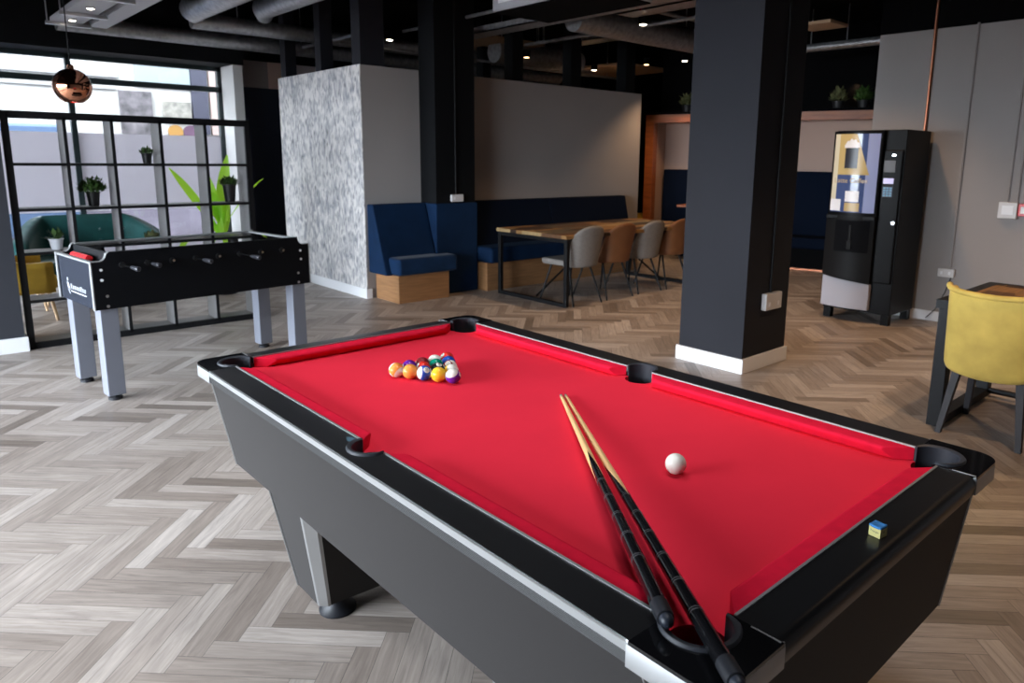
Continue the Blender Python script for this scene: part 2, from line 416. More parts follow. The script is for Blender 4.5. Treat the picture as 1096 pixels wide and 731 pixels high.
# left shop-front wall (behind and beside the camera): piers and a tall glazed opening
WA, WB, WT = 0.0, 7.6, 2.45
w = MB().box(X0-.2, X0, Y0, WA, 0, ZC).box(X0-.2, X0, WB, Y1+.2, 0, ZC).box(X0-.2, X0, WA, WB, WT, ZC).box(X0-.2, X0, WA, WB, 0, 0.12)
struct(w.build('wall_left', M['navy_wall']))
fr = MB()
for k in range(4):
    y = WA+(WB-WA-.08)*k/3; fr.box(X0-.12, X0-.04, y, y+.08, .12, WT)
fr.box(X0-.12, X0-.04, WA, WB, WT-.08, WT)
wo = struct(fr.build('window_2', M['metal_black']))
struct(MB().box(X0-.085, X0-.08, WA+.05, WB-.05, .12, WT-.04).build('pane', M['glass'], wo))
# back wall with the street window
w = MB()
w.box(X0, -1.75, Y1, Y1+.2, 0, ZC)
w.box(-1.75, 2.13, Y1, Y1+.2, 2.62, ZC); w.box(-1.75, 2.13, Y1, Y1+.2, 0, 0.06)
struct(w.build('wall_back', M['black_paint']))
struct(MB().box(2.215, X1, Y1, Y1+.2, 0, 2.40).build('wall_back_lower', M['navy_wall']))
struct(MB().box(2.215, 2.70, Y1, Y1+.2, 2.40, 2.74).box(2.90, X1, Y1, Y1+.2, 2.40, 2.74).build('trim_3', mat('dim_grey_plaster', (0.36,0.31,0.31), 0.8)))
struct(MB().box(2.70, 2.90, Y1-.01, Y1+.2, 2.40, 2.74).build('trim_4', mat('rosy_plaster', (0.75,0.50,0.45), 0.8)))
struct(MB().box(2.215, X1, Y1, Y1+.2, 2.74, ZC).build('trim_5', M['black_paint']))
# white window pier
struct(MB().box(2.10, 2.215, 7.9, 8.5, 0, 2.62).build('trim_1', mat('pier_white', (0.62,0.61,0.60), 0.6)))
struct(MB().box(-1.75, 2.215, 7.85, 8.3, 2.62, ZC).build('trim_2', M['black_paint']))
# window frame and panes
fr = MB()
for x in (-1.72, 0.40, 2.05): fr.box(x, x+.055, 8.32, 8.40, .06, 2.62)
fr.box(-1.75, 2.13, 8.32, 8.40, 2.31, 2.375); fr.box(-1.75, 2.13, 8.32, 8.40, 2.57, 2.62); fr.box(-1.75, 2.13, 8.32, 8.40, .06, .13)
wn = struct(fr.build('window_1', mat('dark_teal_window_frame', (0.012,0.022,0.024), 0.4)))
struct(MB().box(-1.75, 2.13, 8.36, 8.366, .06, 2.62).build('pane', M['glass'], wn))
struct(MB().box(-1.74, 0.40, 8.355, 8.358, .85, 1.755).box(0.455, 2.05, 8.355, 8.358, .85, 1.755).build('frosted_film', M['frost'], wn))

# partition block: wallpapered side, grey front, posts above
struct(MB().box(2.485, 6.97, 5.42, 7.45, 0, 2.45).build('wall_partition', M['grey_paint']))
struct(MB().box(2.475, 2.4855, 5.42, 7.45, 0.10, 2.452).build('wall_wallpaper', M['wallpaper']))
struct(MB().box(2.462, 2.485, 5.405, 7.45, 0, 0.105).build('baseboard_left', M['white_paint']))
struct(MB().box(2.485, 2.53, 5.405, 5.42, 0, 0.105).build('baseboard_front', M['white_paint']))
# columns
struct(MB().box(3.19, 3.72, 5.12, 5.42, 0, ZC).build('wall_column_middle', M['black_paint']))
struct(MB().box(3.128, 3.72, 1.19, 1.745, 0, ZC).build('wall_column_right', M['column_paint']))
struct(MB().box(3.110, 3.738, 1.172, 1.763, 0, 0.108).build('baseboard_column', M['white_paint'], bevel=.003))
struct(MB().box(3.74, 3.79, 1.25, 1.70, 0, ZC).build('trim_6', M['soft_black']))
struct(MB().box(-1.9, -0.62, 5.17, 5.75, 0, ZC).build('wall_column_left', mat('dark_slate_column_paint', (0.022,0.024,0.032), 0.6)))
struct(MB().box(-1.91, -0.60, 5.15, 5.77, 0, 0.115).build('baseboard_left_column', M['white_paint'], bevel=.003))
# right wall: grey to 2.75 m, black bulkhead above
struct(MB().box(6.156, 8.6, Y0, 1.722, 0, 2.748).build('wall_right', M['grey_paint']))
struct(MB().box(6.150, 8.6, Y0, 1.727, 2.748, ZC).build('trim_7', M['soft_black']))
struct(MB().box(6.138, 6.156, Y0, 1.735, 0, 0.095).build('baseboard_right', M['white_paint'], bevel=.003))

# recess with booth, turned 17 degrees
B0 = Vector((8.3,3.35,0)); TT = Vector((-.29,.957,0)).normalized(); NN = Vector((.957,.29,0)).normalized()
def bo(s, d, z): p = B0 + TT*s + NN*d; return (p.x, p.y, z)
def bbox(mb, s0, s1, d0, d1, z0, z1):
    return mb.hull([bo(s0,d0,z0),bo(s1,d0,z0),bo(s1,d1,z0),bo(s0,d1,z0)], [bo(s0,d0,z1),bo(s1,d0,z1),bo(s1,d1,z1),bo(s0,d1,z1)])
struct(bbox(MB(), -1.6, 2.56, .62, .72, 0, 3.4).build('wall_recess', M['soft_black']))
struct(bbox(MB(), -1.6, 2.56, .60, .62, 1.38, 2.25).build('wall_recess_upper', M['pink_wall']))
struct(bbox(MB(), 2.46, 2.56, .10, .62, 0, 2.2).build('wall_recess_end', M['pink_wall']))
# far walls behind everything
struct(MB().box(6.97, X1, 8.0, 8.2, 0, ZC).build('wall_rear', M['soft_black']))

tb = empty('timber_booth_frame', 'orange stained timber frame around the booth recess behind the right column', 'frame', bo(0,0,0))
inv = Matrix.Translation(-Vector(bo(0,0,0)))
def child(mb, name, m, parent, **k):
    L = parent.location; mb.v = [(x-L.x, y-L.y, z-L.z) for x,y,z in mb.v]; return mb.build(name, m, parent, **k)
child(bbox(MB(), -1.6, 2.56, 0, .16, 2.085, 2.20), 'top_beam', M['orange_wood'], tb)
child(bbox(MB(), 2.43, 2.56, 0, .16, 0, 2.085), 'post', M['orange_wood'], tb)
child(bbox(MB(), -1.6, 2.58, -.03, .60, 2.20, 2.235), 'ledge', M['soft_black'], tb)
bs = empty('booth_bench', 'dark navy padded booth seat in the recess behind the vending machine', 'bench', bo(0,0,0))
child(bbox(MB(), -1.6, 2.42, .46, .595, .0, 1.38), 'backrest', M['navy_dark'], bs, bevel=.02)
child(bbox(MB(), -1.6, 1.10, .02, .46, .30, .46), 'seat', M['navy_dark'], bs, bevel=.03)
child(bbox(MB(), -1.6, 1.10, .06, .46, .02, .30), 'plinth', M['soft_black'], bs)
child(bbox(MB(), -1.6, 1.10, .0, .06, .0, .022), 'kick_strip', M['copper'], bs)
bt = empty('booth_table', 'orange topped booth table half hidden by the right column', 'table', bo(1.5,.0,0))
child(bbox(MB(), 1.25, 1.97, -.10, .42, .82, .855), 'tabletop', M['orange_wood'], bt, bevel=.005)
p = bo(1.6,.2,0); child(MB().tube((p[0],p[1],.02),(p[0],p[1],.82),.035), 'pedestal', M['metal_black'], bt)
child(MB().lathe([(.22,0),(.22,.015),(.05,.03)],20,(p[0],p[1],0)), 'base', M['metal_black'], bt, smooth=True)

# ================================================================== PLANTS
def leaves(mb, n, r, h, z0, size, rng, up=0.3, droop=0.0, lay=1):
    for k in range(n):
        a = rng.uniform(0, 2*PI); e = rng.uniform(up, 1.35); L = size*rng.uniform(.7,1.25)
        q = r*math.sqrt(rng.random())*.85; ba = rng.uniform(0,2*PI)
        base = Vector((q*math.cos(ba), q*math.sin(ba), z0 + h*(1-(q/r)**2)*rng.uniform(.1,1.2)))
        if rng.random() < .7: a = ba + rng.gauss(0,.7)
        d = Vector((math.cos(a)*math.cos(e), math.sin(a)*math.cos(e), math.sin(e)))
        s = d.cross(Vector((0,0,1))).normalized()*L*.2
        if s.length < 1e-6: s = Vector((L*.17,0,0))
        mid = base + d*L*.55; tip = base + d*L + Vector((0,0,-droop*L))
        mb.add([base, mid+s, tip, mid-s], [(0,1,2,3)])
    return mb
def pot_plant(label, loc, pr, ph, fr_, fh, n, size, potm, leafm, seed, group=None, square=False):
    t = empty('potted_plant', label, 'plant', loc, 0, group)
    if square:
        MB().hull([(-pr*.85,-pr*.85,0),(pr*.85,-pr*.85,0),(pr*.85,pr*.85,0),(-pr*.85,pr*.85,0)],[(-pr,-pr,ph),(pr,-pr,ph),(pr,pr,ph),(-pr,pr,ph)]).build('pot', potm, t, bevel=.004)
    else:
        MB().lathe([(pr*.72,0),(pr*.95,ph*.92),(pr*1.04,ph*.93),(pr*1.04,ph),(pr*.9,ph),(pr*.88,ph*.9)],20,cap1=True).build('pot', potm, t, smooth=True)
    leaves(MB(), n, fr_, fh, ph*.9, size, random.Random(seed), up=.15).build('foliage', leafm, t)
    return t

# ================================================================== GRID SHELVING
SX = [-0.565, -0.20, 0.125, 0.483, 0.842, 1.195]; SZ = [0.03, 0.375, 0.748, 1.085, 1.43, 1.795]
SY0, SY1 = 5.20, 5.46
gs = empty('shelving_unit', 'tall black open grid shelving unit dividing off the sofa corner', 'shelving', (0.3,5.3,0))
M['board'] = mat('lit_grey_shelf_board', (0.17,0.165,0.165), 0.45)  # grey tone paints in window light reflected by the boards
f_ = MB()
f_.box(SX[0]-.035, SX[0]+.012, SY0, SY0+.03, 0, SZ[5]+.03).box(SX[5]-.012, SX[5]+.035, SY0, SY0+.03, 0, SZ[5]+.03)
f_.box(SX[0], SX[5], SY0, SY0+.03, SZ[5]-.025, SZ[5]+.03).box(SX[0], SX[5], SY0, SY0+.03, 0, SZ[0]+.02)
for x in SX[1:5]: f_.box(x-.011, x+.011, SY0, SY0+.02, .03, SZ[5])
for z in SZ[1:5]: f_.box(SX[0], SX[5], SY0+.001, SY0+.021, z-.011, z+.011)
child(f_, 'front_frame', M['metal_black'], gs)
for x in SX: child(MB().box(x-.009, x+.009, SY0+.02, SY1, .02, SZ[5]), 'upright', M['board'], gs)
for z in SZ: child(MB().box(SX[0], SX[5], SY0+.02, SY1, z-.010, z+.010), 'shelf', M['board'], gs)
sy = 5.335
PG = 'pots on the grid shelving'
pot_plant('small bushy plant in black pot on the highest occupied shelf of the grid', (0.395,sy,SZ[4]+.011), .043,.085,.055,.04,170,.032,M['pot_black'],M['leaf'],1,PG)
pot_plant('bushy fern in black pot in the second shelf column left of the tall plant', (-0.03,sy,SZ[3]+.011), .052,.115,.105,.09,420,.05,M['pot_black'],M['leaf'],2,PG)
pot_plant('plant in tapered black pot at the right end of the grid shelving', (1.06,sy,SZ[3]+.011), .06,.16,.075,.06,280,.045,M['pot_black'],M['leaf'],3,PG)
pot_plant('spiky succulent in pale white pot on the low left shelf of the grid', (-0.32,sy,SZ[2]+.011), .052,.085,.03,.02,26,.075,M['pot_white'],M['leaf'],4,PG)
pot_plant('low olive plant in black pot on the middle shelf behind the foosball table', (0.375,sy,SZ[2]+.011), .05,.05,.06,.04,200,.035,M['pot_black'],M['leaf_dry'],5,PG)

# tall bright plant behind the shelving
tp = empty('tall_houseplant', 'tall plant with long bright green leaves behind the grid shelving', 'plant', (1.42,6.7,0))
MB().lathe([(.12,0),(.17,.30),(.16,.30),(.15,.27)],20).build('pot', M['pot_black'], tp, smooth=True)
MB().path([(0,0,.27),(.02,0,.55),(.01,.02,.8)], [.02,.017,.012], 8).build('stem', M['leaf'], tp, smooth=True)
WS = 1.9
lv = MB(); lf = [((.02,0,.78),(.02,-.03,1.15),(.10,-.05,1.52),.075),((.0,0,.75),(-.08,0,1.05),(-.10,.02,1.33),.07),((-.02,0,.7),(-.26,.02,1.10),(-.48,.0,1.38),.055),
      ((.02,0,.72),(.28,0,1.12),(.50,-.02,1.27),.045),((.0,0,.62),(-.12,0,.85),(-.22,-.02,1.02),.05),((.02,0,.6),(.06,.05,.85),(.12,.1,1.10),.06),((0,0,.5),(-.06,-.05,.68),(-.02,-.08,.85),.05),((0,0,.78),(-.05,-.05,1.1),(-.16,-.06,1.16),.06)]
for a, b_, c, wd in lf:
    A_, B_, C_ = Vector(a), Vector(b_), Vector(c); pts = []
    side = Vector((.8,-.6,0)) if abs(c[0]) < .2 else Vector((0.3,-.4,.85)); side.normalize()
    n = 8
    for k in range(n+1):
        t = k/n; p = (1-t)**2*A_ + 2*t*(1-t)*B_ + t*t*C_; q = WS*wd*math.sin(PI*min(1,t*.93+.05))**.8
        pts += [p - side*q*.5, p + Vector((0,.01,0)), p + side*q*.5]
    o = len(lv.v); lv.v += [tuple(p) for p in pts]
    for k in range(n):
        i = o+k*3; lv.f += [(i,i+1,i+4,i+3),(i+1,i+2,i+5,i+4)]
lv.build('foliage', M['leaf_bright'], tp, smooth=True)

# ================================================================== SOFA + ARMCHAIRS
def superbox(mb, x0,x1,y0,y1,z0,z1): return mb.box(x0,x1,y0,y1,z0,z1)
so = empty('sofa', 'teal velvet two seat sofa with curved buttoned back by the street window', 'sofa', (0.32,7.35,0))
def sofa_back(u, v):      # u across, v up: wraps round at the ends, sloping down to the arms
    a = (u-.5)*2; s = max(0,(abs(a)-.55)/.45)
    x = .66*a if abs(a) < .75 else math.copysign(.495+(abs(a)-.75)*.72, a)
    y = .38 - .62*s**2; top = .86 - .27*s**1.6
    return (x*1.02, y + .05*v, .22 + v*(top-.22))
MB().grid(sofa_back, 28, 6).build('backrest', M['teal'], so, smooth=True, solid=.13, bevel=0)
bmx = MB().box(-.56,.56,-.36,.33,.26,.44); bmx.build('seat', M['teal'], so, bevel=.05, seg=3)
for k in range(4):
    for z in (.58,.70): MB().lathe([(.001,-.012),(.012,-.006),(.014,.006)],8,(-.36+.24*k,.305,z)).build('tuft_button', M['teal'], so, smooth=True)
for sx in (-.48,.48):
    for syy in (-.28,.26):
        MB().tube((sx,syy,.27),(sx*1.08,syy*1.1,0),.022,.013).build('leg', M['beech'], so, smooth=True)
ar = empty('armchair', 'mustard velvet armchair mostly hidden behind the dark left column', 'armchair', (-.50,6.55,0), PI/2)
def arm_back(u, v):
    a = (u-.5)*2; b = abs(a); ang = min(b,.7)/.7*PI/2
    x = math.copysign(.34*math.sin(ang), a); y = .30*math.cos(ang)-.02 - max(0,b-.7)/.3*.24
    return (x, y, .28+v*(.44-.17*min(1,max(0,b-.35)/.35)))
MB().grid(arm_back, 20, 5).build('backrest', M['mustard'], ar, smooth=True, solid=.09)
MB().box(-.29,.29,-.30,.22,.28,.44).build('seat', M['mustard'], ar, bevel=.05, seg=3)
for sx in (-.24,.24):
    for syy in (-.22,.22): MB().tube((sx,syy,.30),(sx*1.15,syy*1.2,0),.02,.012).build('leg', M['beech'], ar, smooth=True)
dup(ar, (8.75,6.98,0), 1.0, 'mustard velvet chair glimpsed past the right end of the grey partition')

# ================================================================== PENDANT + CEILING
pd = empty('pendant_lamp', 'mirror copper globe pendant lamp hanging before the street window', 'lamp', (-0.20,4.75,1.99))
R0 = .125
MB().lathe([(R0*math.cos(t), R0*math.sin(t)) for t in [(-62+ (146*i/18))*PI/180 for i in range(19)]], 32, cap0=False, cap1=True).build('shade', M['copper_lamp'], pd, smooth=True, ang=1.2)
MB().lathe([(.022,.122),(.022,.145),(.008,.155)],12).build('cap', M['copper_lamp'], pd, smooth=True)
MB().lathe([(.02,.02),(.045,-.02),(.045,-.05),(.001,-.085)],16).build('bulb', M['lamp_in'], pd, smooth=True)
MB().tube((0,0,.15),(0,0,ZC-1.99),.004,n=6).build('cord', M['metal_black'], pd)
MB().lathe([(.001,-.104),(.058,-.104),(.058,-.101),(.001,-.101)],24).build('diffuser', mat('lamp_diffuser',(.9,.88,.84),.5,emit=(1,.93,.85),estr=2.5), pd, smooth=True)

cr = empty('ceiling_raft', 'pale grey lighting raft on trapeze bars above the street window corner', 'ceiling raft', (.25,6,0))
child(MB().box(.09,.34,2.6,7.05,2.755,2.80), 'panel', M['raft'], cr)
for y in (6.95, 6.30, 5.35, 4.4, 3.4):
    child(MB().box(.04,.42,y,y+.045,2.725,2.753), 'trapeze_bar', M['steel'], cr)
    for x in (.055,.40): child(MB().tube((x,y+.02,2.74),(x,y+.02,ZC),.006,n=6), 'hanger_rod', M['steel'], cr)
def round_duct(name, label, pts, r, group, mname='duct'):
    o = MB().path(pts, r, 20).build(name, M[mname], None, smooth=True, ang=.9)
    rr = r[-1] if isinstance(r, list) else r; a, b = Vector(pts[-2]), Vector(pts[-1])
    for f in (.08,.5,.92):
        q = a.lerp(b,f); MB().tube((q.x,q.y,q.z+rr*.9),(q.x,q.y,ZC),.006,n=6).build('hanger', M['steel'], o)
    return tag(o, label, 'duct', group)
G = 'round ventilation ducts under the ceiling'
o = MB().box(.42,.58,2.4,7.1,2.76,2.90).build('rectangular_duct', M['raft']); MB().tube((.54,3,2.91),(.54,3,ZC),.006,n=6).build('hanger',M['steel'],o); MB().tube((.54,6.5,2.91),(.54,6.5,ZC),.006,n=6).build('hanger',M['steel'],o); tag(o, 'pale rectangular duct beside the lighting raft at upper left', 'duct')
round_duct('round_duct', 'long galvanised round duct running above the street window', [(.25,7.70,2.86),(7.5,7.70,2.86)], .085, G)
round_duct('round_duct', 'galvanised round duct just in front of the one above the street window', [(1.36,6.98,2.93),(7.5,6.98,2.93)], .085, G)
round_duct('round_duct', 'wide round duct with closed elbow end heading towards the camera at upper left', [(1.36,6.85,2.98),(1.27,6.62,2.98),(1.27,6.4,2.98),(1.27,2.5,2.98)], [.10,.125,.125,.125], G)
round_duct('round_duct', 'second diagonal round duct right of the wide elbow duct', [(2.0,6.6,3.02),(1.86,6.3,3.02),(1.86,2.5,3.02)], [.09,.105,.105], G)
round_duct('round_duct', 'brownish round duct crossing high behind the right column', [(4.3,4.15,2.98),(8.2,4.15,2.98)], .14, G)
round_duct('round_duct', 'thin pale pipe under the ceiling above the vending machine recess', [(7.6,3.3,2.93),(7.6,2.2,2.93)], .05, G)
round_duct('round_duct', 'stubby round duct high above the long grey partition', [(5.0,6.35,2.93),(6.6,6.35,2.93)], .15, G)
round_duct('round_duct', 'short silver flexible duct at the top edge left of the right column', [(4.95,2.0,3.17),(4.95,2.7,3.17),(4.7,3.3,3.17)], .13, G)
def tray(label, x0,x1,y0,y1,z):
    o = MB().box(x0,x1,y0,y1,z,z+.015).box(x0,x0+.012,y0,y1,z,z+.07).box(x1-.012,x1,y0,y1,z,z+.07).build('cable_tray', M['duct'])
    for yy in (y0+.2,(y0+y1)/2,y1-.2): MB().tube((x0+.02,yy,z+.01),(x0+.02,yy,ZC),.005,n=6).build('hanger',M['steel'],o)
    return tag(o, label, 'cable tray', 'cable trays under the ceiling')
tray('long cable tray running away from the camera above the dining table', 3.88,4.12,2.2,5.6,2.90)
tray('cable tray nearest the top of the right column', 4.25,4.50,1.5,3.5,2.92)
tray('short cable tray crossing above the partition end', 6.0,6.3,4.5,6.7,3.10)
o = MB().box(6.05,6.45,2.2,2.6,2.92,2.95).build('ceiling_panel', mat('warm_lit_ceiling_board', (0.45,0.30,0.18), 0.7)); tag(o, 'small tan ceiling board just right of the right column top', 'panel')  # tan colour has the warm light on the board painted in
o = MB().box(7.2,8.4,6.0,7.4,2.93,2.97).build('ceiling_panel', bpy.data.materials['warm_lit_ceiling_board']); tag(o, 'tan ceiling board glimpsed above the far end of the partition', 'panel')
o = MB().box(4.4,5.6,6.0,7.3,3.02,3.06).build('ceiling_panel', bpy.data.materials['warm_lit_ceiling_board']); tag(o, 'tan ceiling board behind the middle column top', 'panel')
ac = empty('air_conditioner', 'pale grey ceiling air conditioner right of the middle column', 'air conditioner', (3.3,3.3,2.81))
MB().box(-.35,.35,-.75,.54,0,.26).build('casing', M['raft'], ac, bevel=.02)
MB().box(-.362,-.35,-.65,.44,.06,.22).build('grille', M['white_paint'], ac)
MB().box(-.33,.33,-.73,.52,-.012,0).build('shaded_underside', M['soft_black'], ac)  # dark plate added to paint the unlit underside
for x in (-.3,.3):
    for y in (-.6,.45): MB().tube((x,y,.25),(x,y,ZC-2.81),.006,n=6).build('hanger_rod', M['steel'], ac)
cb = MB().path([(4.32,3.2,2.944),(4.262,3.2,2.99),(4.235,3.19,2.985),(4.19,3.15,2.91),(4.14,3.1,2.965),(4.112,3.1,2.98),(4.06,3.1,2.924)], .008, 8).build('red_cable', M['red_plastic'], None, smooth=True); tag(cb, 'red cable looped between two cable trays left of the right column top', 'cable')

def conduit(label, a, b, r=.018, m='duct'):
    o = MB().tube(a,b,r,n=10).build('ceiling_conduit', M[m], None, smooth=True)
    for f in (.1,.9):
        q = Vector(a).lerp(Vector(b),f); MB().tube((q.x,q.y,q.z+r*.8),(q.x,q.y,ZC),.004,n=6).build('hanger', M['steel'], o)
    return tag(o, label, 'conduit', 'thin conduits under the ceiling')
conduit('thin conduit left of the long cable tray above the dining table', (3.62,2.3,3.02),(3.62,6.4,3.02))
conduit('thin conduit crossing just above the far end of the partition', (4.6,6.9,2.86),(8.2,6.9,2.86))
conduit('thin conduit running away beside the right column top', (5.25,2.4,3.0),(5.25,6.0,3.0), .022)
conduit('thin conduit crossing high over the dining chairs', (4.4,3.55,3.05),(8.0,3.55,3.05), .02)
conduit('thin conduit under the ceiling between middle column and corner post', (2.9,5.7,2.88),(2.9,7.9,2.88), .02)
conduit('thin conduit crossing behind the middle column top', (2.8,6.45,2.80),(6.2,6.45,2.80), .016)

# posts standing on the partition
posts = [(2.50,2.64,7.27,7.41,'thin black post on the far left end of the wallpapered partition'),
 (2.50,2.65,6.33,6.47,'black post at mid length of the wallpapered partition side'),
 (2.50,2.78,5.44,5.62,'broad black post on the corner where wallpaper meets grey wall'),
 (4.55,4.72,5.44,5.60,'black post on the long grey partition nearest the middle column'),
 (5.00,5.14,6.6,6.74,'thin black post standing deeper behind the long grey partition'),
 (5.55,5.74,5.44,5.60,'black post at mid length of the long grey partition'),
 (6.64,6.84,5.44,5.62,'black post on the right end of the long grey partition')]
for x0,x1,y0,y1,l in posts:
    o = MB().box(x0,x1,y0,y1,2.452,ZC).build('support_post', M['column_paint'] if x0 < 3 else M['black_paint']); tag(o, l, 'post', 'black posts standing on the partition')

# ceiling spotlights
spots = [(.215,6.72,2.755,'downlight at the window end of the lighting raft',0),(.215,5.95,2.755,'second downlight from the window on the lighting raft',0),
 (3.50,3.47,2.90,'bright spotlight near the top edge above the dining table',0),(4.63,3.48,2.90,'bright spotlight near the red cable left of the right column',0),
 (7.05,6.45,2.90,'bright spotlight above the right half of the long partition',0),(5.40,6.15,2.90,'warm orange spotlight above the left half of the long partition',1),
 (4.43,6.22,2.90,'warm orange spotlight just right of the middle column',1),(7.14,4.81,2.90,'small spotlight left of the right column top',0),
 (7.08,5.44,2.90,'dim warm spotlight above the right end of the partition',1),(3.33,6.24,2.90,'spotlight left of the middle column',0),(4.42,7.9,2.90,'low warm spotlight left of the middle column near the partition top',1)]
for x,y,z,l,wm in spots:
    t = empty('ceiling_spotlight', l, 'spotlight', (x,y,z), 0, 'ceiling spotlights')
    MB().lathe([(.045,-.03),(.05,0),(.05,.06)] if z > 2.8 else [(.03,-.012),(.04,0),(.04,.04)],16).build('housing', M['raft'] if z < 2.8 else M['soft_black'], t, smooth=True)
    MB().lathe([(.001,-.036),(.03,-.034),(.036,-.0305)] if z > 2.8 else [(.001,-.017),(.02,-.016),(.027,-.0125)],16).build('lens', M['lamp_warm'] if wm else M['lamp_in'], t, smooth=True)

# ================================================================== BENCHES
b1 = empty('booth_bench', 'single navy velvet booth bench on oak plinth beside the wallpapered wall', 'bench', (2.85,5.15,0), 0, 'navy upholstered benches along the partition')
child(MB().prism([(2.575,4.935),(3.215,4.935),(3.215,5.095),(3.165,5.095),(3.165,5.40),(2.575,5.40)],0,.295), 'plinth', M['oak'], b1, bevel=.003)
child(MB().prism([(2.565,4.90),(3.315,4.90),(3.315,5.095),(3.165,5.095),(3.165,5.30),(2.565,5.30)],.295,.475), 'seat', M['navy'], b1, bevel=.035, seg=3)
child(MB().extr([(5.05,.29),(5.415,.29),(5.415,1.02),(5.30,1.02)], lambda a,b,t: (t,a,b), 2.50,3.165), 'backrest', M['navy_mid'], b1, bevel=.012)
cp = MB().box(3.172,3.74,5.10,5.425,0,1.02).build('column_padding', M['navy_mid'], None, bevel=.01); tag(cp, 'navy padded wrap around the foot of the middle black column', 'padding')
b2 = empty('booth_bench', 'long navy bench behind the dining table against the grey partition', 'bench', (5.1,5.1,0), 0, 'navy upholstered benches along the partition')
child(MB().box(3.76,6.45,4.95,5.40,0,.33), 'plinth', M['oak'], b2, bevel=.003)
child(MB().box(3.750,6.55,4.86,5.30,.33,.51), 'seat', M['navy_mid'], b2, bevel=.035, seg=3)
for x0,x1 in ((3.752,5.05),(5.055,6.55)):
    child(MB().extr([(5.14,.33),(5.415,.33),(5.415,1.02),(5.30,1.02)], lambda a,b,t: (t,a,b), x0,x1), 'backrest', M['navy_dark'], b2, bevel=.012)  # darker navy paints the shade on this backrest

# ================================================================== DINING TABLE + CHAIRS
dt = empty('dining_table', 'long reclaimed wood dining table with black steel loop legs before the navy bench', 'table', (4.95,4.22,0))
child(MB().box(3.77,6.15,3.665,4.79,.712,.75), 'tabletop', M['plank_top'], dt, bevel=.004)
def loop(x):
    return MB().box(x,x+.045,3.672,3.717,0,.712).box(x,x+.045,4.738,4.783,0,.712).box(x,x+.045,3.717,4.738,0,.04).box(x,x+.045,3.717,4.738,.67,.712)
for x in (3.785,6.0): child(loop(x), 'leg_frame', M['metal_black'], dt, bevel=.004)
child(MB().tube((3.87,4.22,.04),(4.9,4.22,.69),.012,n=8).tube((6.0,4.22,.04),(5.0,4.22,.69),.012,n=8), 'brace', M['metal_black'], dt)

def make_chair(name, label, m, seed, loc, group, width=.46):
    t = empty(name, label, 'chair', loc, 0, group)
    def shell(u, v):         # bucket back: u across (wraps), v up
        a = (u-.5)*2; hw = (.205+.035*v)*(width/.46); th = a*1.42
        depth = .24-.03*v
        x = hw*math.sin(th); y = -.14 - .08*v - (math.cos(th)-.15)*.12*(1-.1*v) + .12*max(0,abs(a)-.55)*(1-.6*v)*1.6
        top = .845 - .17*abs(a)**2.5
        return (x, y, .40 + v*(top-.40))
    MB().grid(shell, 18, 8).build('backrest', m, t, smooth=True, solid=.035, sub=1)
    MB().hull([(-.20,-.17,.405),(.20,-.17,.405),(.215,.26,.405),(-.215,.26,.405)],[(-.205,-.18,.465),(.205,-.18,.465),(.22,.27,.475),(-.22,.27,.475)]).build('seat', m, t, bevel=.028, seg=3)
    for sx in (-1,1):
        MB().path([(sx*.15,.16,.42),(sx*.225,.27,0)], [.013,.009], 8).build('leg', M['metal_black'], t, smooth=True)
        MB().path([(sx*.15,-.10,.42),(sx*.215,-.24,0)], [.013,.009], 8).build('leg', M['metal_black'], t, smooth=True)
    MB().box(-.15,.15,-.01,.01,.395,.408).box(-.01,.01,-.12,.17,.395,.408).build('under_frame', M['metal_black'], t)
    return t
CG = 'chairs along the dining table'
c1 = make_chair('dining_chair', 'pale grey upholstered chair at the near end of the dining table', M['grey_fabric'], 1, (4.10,3.90,0), CG)
c2 = make_chair('dining_chair', 'tan leather chair second from the near end of the dining table', M['tan'], 2, (4.64,3.92,0), CG)
dup(c1, (5.18,3.94,0), .03, 'grey upholstered chair third along the dining table between two tan chairs', CG)
dup(c2, (5.71,3.93,0), -.02, 'tan leather chair furthest along the dining table beside the right column', CG)

# ================================================================== YELLOW CHAIR + SIDE TABLE
yt = empty('dining_table', 'square dark framed table with mosaic wood top behind the yellow chair', 'table', (3.55,-.6,0))
child(MB().box(3.13,3.94,-1.24,-.145,.712,.7515), 'tabletop', M['plank_top'], yt)
child(MB().box(3.06,3.13,-1.31,-.075,.70,.75).box(3.94,4.01,-1.31,-.075,.70,.75).box(3.13,3.94,-.145,-.075,.70,.75).box(3.13,3.94,-1.31,-1.24,.70,.75), 'edge_frame', M['metal_black'], yt)
def loopx(y): return MB().box(3.07,3.145,y,y+.075,0,.70).box(3.925,4.0,y,y+.075,0,.70).box(3.145,3.925,y,y+.075,0,.05).box(3.145,3.925,y,y+.075,.65,.70)
for y in (-.165,-1.28): child(loopx(y), 'leg_frame', M['metal_black'], yt, bevel=.004)
child(MB().tube((3.95,-.16,.04),(3.95,-1.22,.04),.02,n=8), 'brace', M['metal_black'], yt)
yc = empty('tub_chair', 'yellow velvet tub chair seen from behind at the right edge', 'chair', (3.22,-.385,0), -PI/2)
def yshell(u, v):
    a = (u-.5)*2; th = a*1.5
    x = (.235+.005*v)*math.sin(th)*(1 if abs(a)<.8 else 1); y = -.145 - .135*max(0,math.cos(th))**.55*(1+.10*v)
    z = .345 + .05*abs(a)**2*(1-v) + v*(.475) + .018*v*abs(a)**2*2
    return (x, y+ .02*(1-v), z)
MB().grid(yshell, 24, 8).build('backrest', M['yellow'], yc, smooth=True, solid=.05, sub=1, soff=-1)
MB().tube((0,0,0),(0,0,0.001),.001)
